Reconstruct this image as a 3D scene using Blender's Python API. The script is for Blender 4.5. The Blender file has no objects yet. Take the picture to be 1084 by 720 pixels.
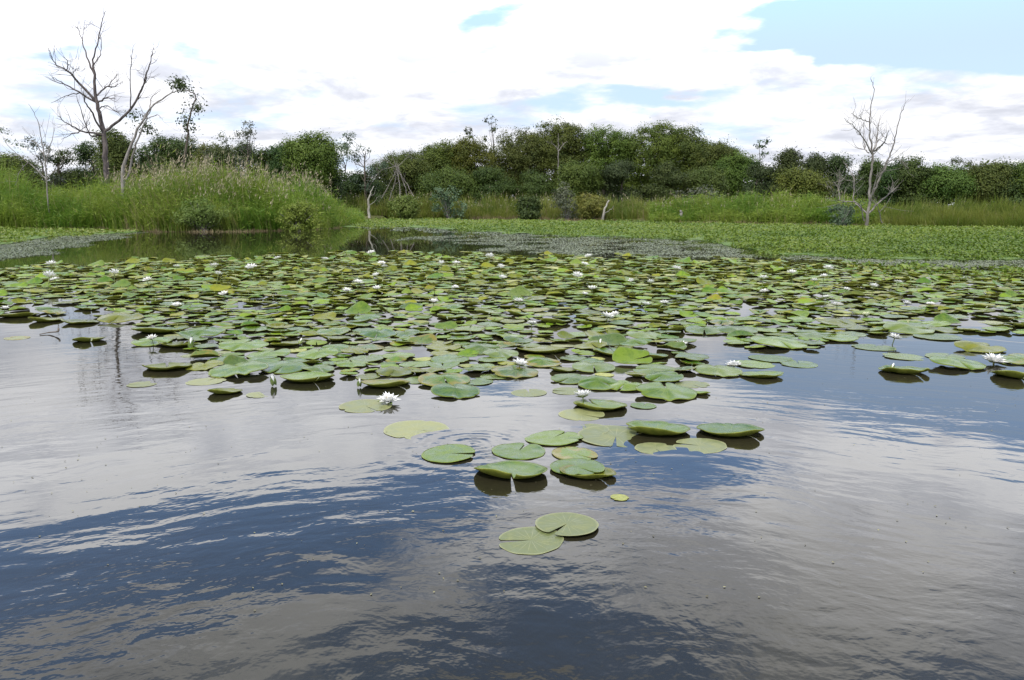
import bpy, math, random
import numpy as np
from mathutils import Vector, Matrix

R = math.radians
rng = np.random.default_rng(7)
random.seed(7)
scene = bpy.context.scene
COL = scene.collection

# ------------------------------------------------------------------ camera
CAMH, FPX, PITCH = 1.05, 850.0, R(9.55)
CP, SP = math.cos(PITCH), math.sin(PITCH)
cam_d = bpy.data.cameras.new('camera')
cam = bpy.data.objects.new('camera', cam_d)
COL.objects.link(cam)
cam.location = (0, 0, CAMH)
cam.rotation_euler = (math.pi / 2 - PITCH, 0, 0)
cam_d.sensor_width = 36
cam_d.lens = 36 * FPX / 1084
cam_d.clip_end = 3000
cam_d.clip_start = 0.05
scene.camera = cam


def ray(px, py):
    dx, dy = (px - 542) / FPX, (360 - py) / FPX
    return np.array([dx, CP + dy * SP, -SP + dy * CP])


def ground(px, py, z=0.0):
    d = ray(px, py)
    t = (z - CAMH) / d[2]
    return np.array([d[0] * t, d[1] * t, z])


def ground_v(px, py):
    px, py = np.asarray(px, float), np.asarray(py, float)
    dx, dy = (px - 542) / FPX, (360 - py) / FPX
    dz = -SP + dy * CP
    t = -CAMH / dz
    return np.stack([dx * t, (CP + dy * SP) * t, np.zeros_like(t)], -1)


def at(px, py, Y):
    d = ray(px, py)
    t = Y / d[1]
    return np.array([d[0] * t, Y, CAMH + d[2] * t])


def project(p):
    x, y, z = p[..., 0], p[..., 1], p[..., 2] - CAMH
    w = y * CP - z * SP
    v = y * SP + z * CP
    return 542 + FPX * x / w, 360 - FPX * v / w


# ------------------------------------------------------------------ helpers
def link_mesh(name, V, F, mats, parent=None, smooth=False, midx=None, tint=None, uv=None):
    """V (n,3); F (m,k) int array with k 3 or 4"""
    me = bpy.data.meshes.new(name)
    V = np.asarray(V, np.float32)
    F = np.asarray(F, np.int32)
    n, (m, k) = len(V), F.shape
    me.vertices.add(n)
    me.vertices.foreach_set('co', V.ravel())
    me.loops.add(m * k)
    me.loops.foreach_set('vertex_index', F.ravel())
    me.polygons.add(m)
    me.polygons.foreach_set('loop_start', np.arange(0, m * k, k, dtype=np.int32))
    if midx is not None:
        me.polygons.foreach_set('material_index', np.asarray(midx, np.int32))
    if smooth:
        me.polygons.foreach_set('use_smooth', np.ones(m, bool))
    else:
        me.polygons.foreach_set('use_smooth', np.zeros(m, bool))
    if tint is not None:
        a = me.attributes.new('tint', 'FLOAT', 'POINT')
        a.data.foreach_set('value', np.asarray(tint, np.float32))
    if uv is not None:
        a = me.attributes.new('leafpos', 'FLOAT_VECTOR', 'POINT')
        a.data.foreach_set('vector', np.asarray(uv, np.float32).ravel())
    me.update(calc_edges=True)
    me.validate()
    for mt in (mats if isinstance(mats, (list, tuple)) else [mats]):
        me.materials.append(mt)
    o = bpy.data.objects.new(name, me)
    COL.objects.link(o)
    if parent is not None:
        o.parent = parent
    return o


def tag(o, label=None, cat=None, group=None, kind=None):
    if label: o['label'] = label
    if cat: o['category'] = cat
    if group: o['group'] = group
    if kind: o['kind'] = kind
    return o


def empty(name, loc):
    o = bpy.data.objects.new(name, None)
    COL.objects.link(o)
    o.location = tuple(loc)
    o.empty_display_size = 0.1
    return o


def tubes(paths, sides=6):
    """paths: list of (points (k,3), radii (k,)) -> V,F"""
    Vs, Fs, off = [], [], 0
    for P, rad in paths:
        P = np.asarray(P, float)
        k = len(P)
        T = np.gradient(P, axis=0)
        T /= np.linalg.norm(T, axis=1, keepdims=True) + 1e-9
        ref = np.array([0.31, 0.85, 0.42])
        A = np.cross(T, ref)
        A /= np.linalg.norm(A, axis=1, keepdims=True) + 1e-9
        B = np.cross(T, A)
        an = np.linspace(0, 2 * np.pi, sides, endpoint=False)
        ring = (A[:, None, :] * np.cos(an)[None, :, None] + B[:, None, :] * np.sin(an)[None, :, None])
        V = P[:, None, :] + ring * np.asarray(rad)[:, None, None]
        Vs.append(V.reshape(-1, 3))
        i = np.arange(k - 1)[:, None] * sides
        j = np.arange(sides)[None, :]
        j2 = (j + 1) % sides
        F = np.stack([i + j, i + j2, i + sides + j2, i + sides + j], -1).reshape(-1, 4) + off
        Fs.append(F)
        off += k * sides
    return np.concatenate(Vs), np.concatenate(Fs)


def smooth_path(P, n=4, jit=0.0):
    """Catmull-Rom through points"""
    P = np.asarray(P, float)
    if len(P) < 3:
        t = np.linspace(0, 1, n + 1)[:, None]
        out = P[0] * (1 - t) + P[-1] * t
    else:
        Q = np.concatenate([[2 * P[0] - P[1]], P, [2 * P[-1] - P[-2]]])
        out = []
        for i in range(1, len(Q) - 2):
            for t in np.linspace(0, 1, n, endpoint=False):
                a, b, c, d = Q[i - 1], Q[i], Q[i + 1], Q[i + 2]
                out.append(0.5 * ((2 * b) + (-a + c) * t + (2 * a - 5 * b + 4 * c - d) * t * t + (-a + 3 * b - 3 * c + d) * t ** 3))
        out.append(P[-1])
        out = np.array(out)
    if jit:
        j = rng.normal(0, jit, out.shape)
        j[0] = 0
        out = out + j
    return out


# ------------------------------------------------------------------ node helper
class NT:
    def __init__(s, tree):
        s.t = tree
        s.n = tree.nodes
        s.l = tree.links
        s.n.clear()

    def add(s, typ, **kw):
        nd = s.n.new(typ)
        ins = kw.pop('ins', {})
        for k, v in kw.items():
            setattr(nd, k, v)
        for k, v in ins.items():
            s.put(nd, k, v)
        return nd

    def put(s, nd, k, v):
        sock = nd.inputs[k]
        if hasattr(v, 'outputs'):
            v = v.outputs[0]
        if isinstance(v, bpy.types.NodeSocket):
            s.l.new(v, sock)
        else:
            sock.default_value = v

    def math(s, op, a, b=0.0, c=0.0, clamp=False):
        nd = s.n.new('ShaderNodeMath')
        nd.operation = op
        nd.use_clamp = clamp
        s.put(nd, 0, a)
        if len(nd.inputs) > 1: s.put(nd, 1, b)
        if len(nd.inputs) > 2: s.put(nd, 2, c)
        return nd.outputs[0]

    def vmath(s, op, a, b=(0, 0, 0), out=0):
        nd = s.n.new('ShaderNodeVectorMath')
        nd.operation = op
        s.put(nd, 0, a)
        s.put(nd, 1, b)
        return nd.outputs[out]

    def mix(s, f, a, b):
        nd = s.n.new('ShaderNodeMix')
        nd.data_type = 'RGBA'
        s.put(nd, 0, f)
        s.put(nd, 6, a if not isinstance(a, tuple) else (*a, 1) if len(a) == 3 else a)
        s.put(nd, 7, b if not isinstance(b, tuple) else (*b, 1) if len(b) == 3 else b)
        return nd.outputs[2]

    def ramp(s, f, lo, hi, a=0.0, b=1.0, smooth=True):
        nd = s.n.new('ShaderNodeMapRange')
        nd.interpolation_type = 'SMOOTHSTEP' if smooth else 'LINEAR'
        s.put(nd, 0, f)
        nd.inputs[1].default_value = lo
        nd.inputs[2].default_value = hi
        nd.inputs[3].default_value = a
        nd.inputs[4].default_value = b
        return nd.outputs[0]

    def noise(s, vec, scale, detail=3, rough=0.55, dist=0.0):
        nd = s.n.new('ShaderNodeTexNoise')
        if vec is not None: s.put(nd, 'Vector', vec)
        nd.inputs['Scale'].default_value = scale
        nd.inputs['Detail'].default_value = detail
        nd.inputs['Roughness'].default_value = rough
        nd.inputs['Distortion'].default_value = dist
        return nd.outputs[0]


def new_mat(name):
    m = bpy.data.materials.new(name)
    m.use_nodes = True
    return m, NT(m.node_tree)


def out(nt, shader):
    o = nt.n.new('ShaderNodeOutputMaterial')
    nt.l.new(shader, o.inputs['Surface'])


def leaf_mat(name, a, b, transl=0.35, rough=0.5, spec=0.25, c=None, vary=False):
    """foliage: colour runs from a to b with the per-leaf tint attribute"""
    m, t = new_mat(name)
    at_ = t.add('ShaderNodeAttribute', attribute_name='tint')
    f = at_.outputs['Fac']
    col = t.mix(f, a, b)
    if c is not None:
        col = t.mix(t.ramp(f, 0.8, 1.0), col, c)
    if vary:                                  # each tree has its own green
        rn = t.add('ShaderNodeObjectInfo').outputs['Random']
        k2 = t.math('FRACT', t.math('MULTIPLY', rn, 5.7))
        cb = t.add('ShaderNodeCombineXYZ', ins={0: t.ramp(k2, 0, 1, .86, 1.12, False), 1: t.ramp(rn, 0, 1, .86, 1.24, False), 2: t.ramp(k2, 0, 1, 1.15, .85, False)})
        col = t.vmath('MULTIPLY', col, cb.outputs[0])
    p = t.add('ShaderNodeBsdfPrincipled', ins={'Base Color': col, 'Roughness': rough, 'Specular IOR Level': spec})
    tr = t.add('ShaderNodeBsdfTranslucent', ins={'Color': col})
    mx = t.add('ShaderNodeMixShader', ins={0: transl, 1: p, 2: tr})
    out(t, mx.outputs[0])
    return m


def bark_mat(name, a, b, scale=6):
    m, t = new_mat(name)
    tc = t.add('ShaderNodeTexCoord')
    v = t.vmath('MULTIPLY', tc.outputs['Object'], (1, 1, 0.25))
    n = t.noise(v, scale, 5, 0.65)
    col = t.mix(t.ramp(n, 0.35, 0.65), a, b)
    bp = t.add('ShaderNodeBump', ins={'Strength': 0.5, 'Distance': 0.02, 'Height': n})
    p = t.add('ShaderNodeBsdfPrincipled', ins={'Base Color': col, 'Roughness': 0.85, 'Specular IOR Level': 0.2, 'Normal': bp.outputs[0]})
    out(t, p.outputs[0])
    return m


def plain_mat(name, a, b, scale=40, rough=0.5, spec=0.3, transl=0.0):
    m, t = new_mat(name)
    tc = t.add('ShaderNodeTexCoord')
    n = t.noise(tc.outputs['Object'], scale, 3)
    col = t.mix(t.ramp(n, 0.35, 0.65), a, b)
    p = t.add('ShaderNodeBsdfPrincipled', ins={'Base Color': col, 'Roughness': rough, 'Specular IOR Level': spec})
    sh = p.outputs[0]
    if transl:
        tr = t.add('ShaderNodeBsdfTranslucent', ins={'Color': col})
        sh = t.add('ShaderNodeMixShader', ins={0: transl, 1: sh, 2: tr.outputs[0]}).outputs[0]
    out(t, sh)
    return m


# ------------------------------------------------------------------ sun and sky
SUN_EL, SUN_AZ = R(58), R(205)       # azimuth clockwise from +Y (view direction)
sd = Vector((math.sin(SUN_AZ) * math.cos(SUN_EL), math.cos(SUN_AZ) * math.cos(SUN_EL), math.sin(SUN_EL)))
sl = bpy.data.lights.new('sun', 'SUN')
sl.energy = 4.0
sl.angle = R(0.6)
sl.color = (1.0, 0.95, 0.87)
so = bpy.data.objects.new('sun', sl)
COL.objects.link(so)
so.location = (0, 0, 60)
so.rotation_euler = (-sd).to_track_quat('-Z', 'Y').to_euler()

world = bpy.data.worlds.new('World')
scene.world = world
world.use_nodes = True
w = NT(world.node_tree)
sky = w.add('ShaderNodeTexSky', sky_type='NISHITA')
sky.sun_disc = False
sky.sun_elevation = SUN_EL
sky.sun_rotation = SUN_AZ
sky.air_density = 1.0
sky.dust_density = 1.2
sky.ozone_density = 1.5
tc = w.add('ShaderNodeTexCoord')
D = w.vmath('NORMALIZE', tc.outputs['Generated'])
sx = w.add('ShaderNodeSeparateXYZ', ins={0: D})
az = w.math('MULTIPLY', w.math('ARCTAN2', sx.outputs[0], sx.outputs[1]), 57.2958)
el = w.math('MULTIPLY', w.math('ARCSINE', sx.outputs[2]), 57.2958)
# cloud deck: the direction meets a layer overhead, so clouds flatten towards the horizon
zz = w.math('ADD', w.math('ABSOLUTE', sx.outputs[2]), 0.16)
inv = w.math('DIVIDE', 1.0, zz)
cmb = w.add('ShaderNodeCombineXYZ', ins={0: inv, 1: inv, 2: 0.0})
deck = w.vmath('MULTIPLY', D, cmb.outputs[0])
deck = w.vmath('MULTIPLY', deck, (1, 1, 0))
n1 = w.noise(deck, 1.5, 9, 0.58, 0.2)
n2 = w.noise(w.vmath('ADD', deck, (7.3, 2.1, 0)), 3.2, 7, 0.58, 0.15)
azel = w.add('ShaderNodeCombineXYZ', ins={0: az, 1: el, 2: 0.0}).outputs[0]
wn = w.add('ShaderNodeTexNoise', ins={'Vector': deck, 'Scale': 2.2, 'Detail': 5})
warp = w.vmath('MULTIPLY', w.vmath('SUBTRACT', wn.outputs['Color'], (0.5, 0.5, 0.5)), (16, 6, 0))
azel = w.vmath('ADD', azel, warp)


def sky_deg(px, py):
    d = ray(px, py)
    d = d / np.linalg.norm(d)
    return math.degrees(math.atan2(d[0], d[1])), abs(math.degrees(math.asin(d[2])))


# (pixel of the sky, or of its mirror image in the pond) -> cloud (+) or clear sky (-)
BLOBS = [
    (500, 8, 65, 14, -.85), (450, 48, 90, 11, -.40), (1000, 25, 120, 55, -1.0), (1075, 85, 60, 40, -.45),
    (815, 138, 70, 22, -.25), (665, 104, 70, 9, -.6), (25, 118, 60, 18, -.3), (290, 125, 70, 14, -.2), (230, 66, 60, 8, -.45), (760, 48, 90, 7, -.5), (60, 60, 50, 10, -.4),
    (1060, 130, 40, 30, .2), (890, 58, 50, 16, .45), (640, 75, 260, 20, .5), (740, 10, 120, 22, .5),
    (180, 40, 260, 30, .2), (980, 130, 110, 34, .6),
    (980, 418, 130, 28, -1.2), (720, 500, 120, 22, -.7), (465, 520, 60, 24, -.8), (180, 590, 230, 40, -1.3),
    (590, 640, 80, 34, -.6), (530, 700, 150, 20, -.6), (230, 470, 90, 14, -.3),
    (250, 500, 220, 34, .6), (960, 480, 130, 26, .5), (860, 600, 230, 60, .8), (230, 680, 230, 22, .8),
    (480, 585, 120, 26, .4), (400, 430, 260, 30, .5),
]
acc = None
for bx, by, rx, ry, wt in BLOBS:
    a0, e0 = sky_deg(bx, by)
    v = w.vmath('SUBTRACT', azel, (a0, e0, 0))
    v = w.vmath('MULTIPLY', v, (1 / (rx * 0.0674 * 1.05), 1 / (ry * 0.0674 * 1.05), 0))
    q = w.vmath('DOT_PRODUCT', v, v, out=1)
    g = w.math('EXPONENT', w.math('MULTIPLY', q, -0.8))
    acc = w.math('MULTIPLY_ADD', g, wt, acc if acc is not None else 0.0)
cov = w.math('ADD', w.math('MULTIPLY', w.math('SUBTRACT', n1, 0.5), 1.5), w.math('MULTIPLY', w.math('SUBTRACT', n2, 0.5), 0.8))
cov = w.math('ADD', w.math('ADD', cov, acc), w.ramp(el, 6.0, 14.0, 0.26, 0.12))
mask = w.ramp(cov, -0.22, 0.26)
shade = w.noise(w.vmath('ADD', deck, (3.1, 9.4, 0)), 2.8, 8, 0.58, 0.3)
thick = w.ramp(cov, 0.2, 1.2, 1.0, 0.86)
bright = w.math('MULTIPLY', w.ramp(shade, 0.34, 0.58, 0.78, 1.12), thick)
bright = w.math('MULTIPLY', bright, w.math('MULTIPLY', w.ramp(el, 6.5, 19.0, 10.0, 28.0), w.ramp(el, 18.0, 40.0, 1.0, 0.40)))
ccol = w.mix(w.ramp(shade, 0.35, 0.6), (0.91, 0.94, 1.05), (0.97, 0.975, 1.01))
ccol = w.vmath('MULTIPLY', ccol, w.add('ShaderNodeCombineXYZ', ins={0: bright, 1: bright, 2: bright}).outputs[0])
skyc = w.vmath('MULTIPLY', sky.outputs[0], (2.6, 3.15, 3.75))
# pale haze low over the horizon
skyc = w.vmath('MULTIPLY', skyc, w.add('ShaderNodeCombineXYZ', ins={k_: w.ramp(el, 30.0, 58.0, 1.0, 0.45) for k_ in (0, 1, 2)}).outputs[0])
hz = w.ramp(el, 9.0, 19.0, 0.9, 0.0)
skyc = w.mix(hz, skyc, (5.9, 7.3, 9.6))
final = w.mix(mask, skyc, ccol)
bg = w.add('ShaderNodeBackground', ins={'Color': final, 'Strength': 0.1})
wo = w.add('ShaderNodeOutputWorld')
w.l.new(bg.outputs[0], wo.inputs['Surface'])
world.cycles.sampling_method = 'MANUAL'
world.cycles.sample_map_resolution = 1024

vs = scene.view_settings
scene.display_settings.display_device = 'sRGB'
vs.view_transform = 'Standard'
vs.look = 'None'
vs.exposure = 0.10
vs.gamma = 1.0
vs.use_curve_mapping = False
scene.cycles.max_bounces = 6
scene.cycles.diffuse_bounces = 2
scene.cycles.glossy_bounces = 3
scene.cycles.transmission_bounces = 3
scene.cycles.transparent_max_bounces = 4
scene.cycles.sample_clamp_indirect = 6

# ------------------------------------------------------------------ water
m_water, t = new_mat('pond_water')
geo = t.add('ShaderNodeNewGeometry')
P = geo.outputs['Position']
sp = t.add('ShaderNodeSeparateXYZ', ins={0: P})
rad = t.math('SQRT', t.math('ADD', t.math('MULTIPLY', sp.outputs[0], sp.outputs[0]), t.math('MULTIPLY', sp.outputs[1], sp.outputs[1])))
ang = t.math('ARCTAN2', sp.outputs[0], sp.outputs[1])
wob = t.math('MULTIPLY', t.math('SUBTRACT', t.noise(P, 0.9, 2), 0.5), 0.45)
rr = t.math('ADD', rad, wob)
pol = t.add('ShaderNodeCombineXYZ', ins={0: t.math('MULTIPLY', rr, 4.2), 1: t.math('MULTIPLY', ang, 5.0), 2: 0.0})
pol2 = t.add('ShaderNodeCombineXYZ', ins={0: t.math('MULTIPLY', rr, 15.0), 1: t.math('MULTIPLY', ang, 24.0), 2: 3.0})
h1 = t.noise(pol.outputs[0], 1.0, 2, 0.5, 0.1)
h2 = t.noise(pol2.outputs[0], 1.0, 3, 0.5, 0.15)
h3 = t.noise(P, 9.0, 2, 0.5, 0.2)
patch = t.ramp(t.noise(P, 0.55, 2), 0.38, 0.62, 0.35, 1.0)
hh = t.math('ADD', t.math('MULTIPLY', h1, 0.0060), t.math('MULTIPLY', t.math('MULTIPLY', h2, 0.0030), patch))
hh = t.math('MULTIPLY_ADD', t.math('MULTIPLY', h3, 0.0009), patch, hh)
calm = t.math('DIVIDE', 1.0, t.math('ADD', 1.0, t.math('POWER', t.math('DIVIDE', rad, 4.2), 2.2)))
hh = t.math('MULTIPLY', hh, calm)
rp = ground(500, 470)
rd_ = t.vmath('LENGTH', t.vmath('SUBTRACT', P, (rp[0], rp[1], 0)), out=1)
rg = t.math('MULTIPLY', t.math('SINE', t.math('MULTIPLY', rd_, 75.0)), t.math('EXPONENT', t.math('MULTIPLY', t.math('MULTIPLY', rd_, rd_), -9.0)))
hh = t.math('MULTIPLY_ADD', t.math('MULTIPLY', rg, 0.0008), patch, hh)
bp = t.add('ShaderNodeBump', ins={'Strength': 1.0, 'Distance': 1.0, 'Height': hh})
wc = t.mix(t.ramp(t.noise(P, 0.25, 3), 0.35, 0.65), (0.012, 0.012, 0.007), (0.022, 0.019, 0.011))
p = t.add('ShaderNodeBsdfPrincipled', ins={'Base Color': wc, 'Roughness': 0.015, 'IOR': 1.333, 'Specular IOR Level': 0.5, 'Normal': bp.outputs[0]})
out(t, p.outputs[0])
V = [(-400, -40, 0), (400, -40, 0), (400, 120, 0), (-400, 120, 0)]
wat = link_mesh('pond_water', V, [[0, 1, 2, 3]], m_water)
tag(wat, kind='structure')

# ------------------------------------------------------------------ terrain
SH_PX = np.array([-2000, -200, 0, 100, 160, 330, 352, 380, 430, 540, 700, 900, 1084, 1300, 3000.])
SH_PY = np.array([243, 243, 243, 243, 245.5, 243.5, 240, 234, 231.5, 231.5, 235, 238, 241, 241, 241.])
SH_T = (SH_PX - 542) / FPX
SH_Y = np.array([ground(542, y)[1] for y in SH_PY])


def shore(tv):
    return np.interp(tv, SH_T, SH_Y)


m_ground, t = new_mat('bank_earth')
geo = t.add('ShaderNodeNewGeometry')
n = t.noise(geo.outputs['Position'], 0.8, 6, 0.6)
gc = t.mix(t.ramp(n, 0.35, 0.65), (0.055, 0.06, 0.022), (0.10, 0.105, 0.035))
p = t.add('ShaderNodeBsdfPrincipled', ins={'Base Color': gc, 'Roughness': 0.95, 'Specular IOR Level': 0.1})
out(t, p.outputs[0])
na = 260
azs = np.linspace(-math.pi, math.pi, na)
rs = np.concatenate([np.linspace(0.3, 25, 10), np.linspace(27, 75, 60), np.geomspace(78, 1500, 24)])
AZ, RS = np.meshgrid(azs, rs)
X, Yg = RS * np.sin(AZ), RS * np.cos(AZ)
front = np.cos(AZ) > 0.15
tv = np.where(front, X / np.maximum(Yg, 0.1), np.sign(X) * 3)
S = np.where(front, shore(tv), 70.0)
depth = np.where(front, Yg, RS)
k = np.clip((depth - S + 1.0) / 3.0, 0, 1)
k = k * k * (3 - 2 * k)
Z = -0.7 + k * 0.95 + np.clip((depth - S) / 60, 0, 1) * 0.5 + k * 0.06 * np.sin(X * 0.9 + 1) * np.cos(Yg * 0.7)
Vt = np.stack([X, Yg, Z], -1).reshape(-1, 3)
nr = len(rs)
i = np.arange(nr - 1)[:, None] * na
j = np.arange(na - 1)[None, :]
Ft = np.stack([i + j, i + j + 1, i + na + j + 1, i + na + j], -1).reshape(-1, 4)
gr = link_mesh('ground', Vt, Ft[:, ::-1], m_ground, smooth=True)
tag(gr, kind='structure')


def ground_z(x, y):
    tv = x / np.maximum(y, 0.1)
    S = shore(tv)
    k = np.clip((y - S + 1.0) / 3.0, 0, 1)
    k = k * k * (3 - 2 * k)
    return -0.7 + k * 0.95 + np.clip((y - S) / 60, 0, 1) * 0.5


# ------------------------------------------------------------------ lily pads
def pad_mat(name, top_a, top_b, vein, rough, spec, stuff=False, blotch=None):
    m, t = new_mat(name)
    lp = t.add('ShaderNodeAttribute', attribute_name='leafpos')
    sp = t.add('ShaderNodeSeparateXYZ', ins={0: lp.outputs['Vector']})
    r = t.math('SQRT', t.math('ADD', t.math('MULTIPLY', sp.outputs[0], sp.outputs[0]), t.math('MULTIPLY', sp.outputs[1], sp.outputs[1])))
    a = t.math('ARCTAN2', sp.outputs[1], sp.outputs[0])
    if stuff:
        rnd = t.add('ShaderNodeAttribute', attribute_name='tint').outputs['Fac']
        seed = t.math('MULTIPLY', rnd, 37.0)
    else:
        oi = t.add('ShaderNodeObjectInfo')
        rnd = oi.outputs['Random']
        seed = t.math('MULTIPLY', rnd, 37.0)
    off = t.add('ShaderNodeCombineXYZ', ins={0: seed, 1: seed, 2: 0.0})
    v = t.vmath('ADD', lp.outputs['Vector'], off.outputs[0])
    n = t.noise(v, 2.2, 5, 0.6)
    fine = t.noise(v, 16, 3, 0.6)
    col = t.mix(t.math('MULTIPLY_ADD', t.math('SUBTRACT', n, 0.5), 2.2, rnd, clamp=True), top_a, top_b)
    # veins fan out from the stalk
    vw = t.math('ABSOLUTE', t.math('SINE', t.math('MULTIPLY_ADD', t.math('SUBTRACT', n, 0.5), 0.5, t.math('MULTIPLY', a, 9.0))))
    vm = t.math('MULTIPLY', t.ramp(vw, 0.0, 0.22, 1.0, 0.0), t.ramp(r, 0.99, 0.25, 0.0, 0.95))
    col = t.mix(vm, col, vein)
    # worn brownish specks and a paler rim
    col = t.mix(t.ramp(fine, 0.62, 0.72, 0.0, 0.7), col, blotch or (0.10, 0.075, 0.022))
    col = t.mix(t.ramp(r, 0.9, 1.0, 0.0, 0.45), col, vein)
    # some leaves are yellowing or browning in patches, mostly near the rim
    sick = t.math('MULTIPLY', t.ramp(t.math('FRACT', t.math('MULTIPLY', rnd, 7.13)), 0.80, 0.95), t.ramp(t.math('MULTIPLY_ADD', r, 0.22, t.noise(v, 1.7, 4, 0.6)), 0.60, 0.74))
    col = t.mix(t.math('MULTIPLY', sick, 0.75), col, (0.20, 0.15, 0.022))
    hb = t.math('MULTIPLY_ADD', vm, 0.35, t.math('MULTIPLY', n, 0.5))
    bp = t.add('ShaderNodeBump', ins={'Strength': 0.4, 'Distance': 0.003, 'Height': hb})
    p = t.add('ShaderNodeBsdfPrincipled', ins={'Base Color': col, 'Roughness': t.ramp(n, 0.3, 0.7, rough - 0.10, rough + 0.10), 'Specular IOR Level': spec, 'Normal': bp.outputs[0]})
    tr = t.add('ShaderNodeBsdfTranslucent', ins={'Color': t.mix(0.5, col, (0.2, 0.25, 0.03))})
    mx = t.add('ShaderNodeMixShader', ins={0: 0.18, 1: p.outputs[0], 2: tr.outputs[0]})
    out(t, mx.outputs[0])
    return m


PADC = {
    'g': ((0.030, 0.082, 0.004), (0.118, 0.182, 0.010), (0.19, 0.24, 0.036)),
    'o': ((0.056, 0.078, 0.003), (0.150, 0.160, 0.008), (0.18, 0.19, 0.024)),
    's': ((0.040, 0.082, 0.011), (0.115, 0.160, 0.028), (0.18, 0.22, 0.055)),
    'p': ((0.13, 0.155, 0.060), (0.26, 0.27, 0.115), (0.34, 0.34, 0.18)),
}
PADM = {k: pad_mat('pad_' + n, *PADC[k], r + .03, 0.36) for k, n, r in
        (('g', 'green', 0.27), ('o', 'olive', 0.30), ('s', 'grey_green', 0.28), ('p', 'pale', 0.40))}
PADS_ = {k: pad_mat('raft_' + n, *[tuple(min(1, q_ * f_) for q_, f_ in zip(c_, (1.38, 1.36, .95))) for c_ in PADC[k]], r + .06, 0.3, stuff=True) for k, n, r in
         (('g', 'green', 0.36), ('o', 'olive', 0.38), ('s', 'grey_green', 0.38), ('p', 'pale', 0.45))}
m, t = new_mat('pad_underside')
lp = t.add('ShaderNodeAttribute', attribute_name='leafpos')
n = t.noise(lp.outputs['Vector'], 3.0, 4)
col = t.mix(t.ramp(n, 0.35, 0.65), (0.13, 0.155, 0.018), (0.23, 0.245, 0.036))
p = t.add('ShaderNodeBsdfPrincipled', ins={'Base Color': col, 'Roughness': 0.5, 'Specular IOR Level': 0.35})
tr = t.add('ShaderNodeBsdfTranslucent', ins={'Color': col})
out(t, t.add('ShaderNodeMixShader', ins={0: 0.2, 1: p.outputs[0], 2: tr.outputs[0]}).outputs[0])
m_under = m


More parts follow.
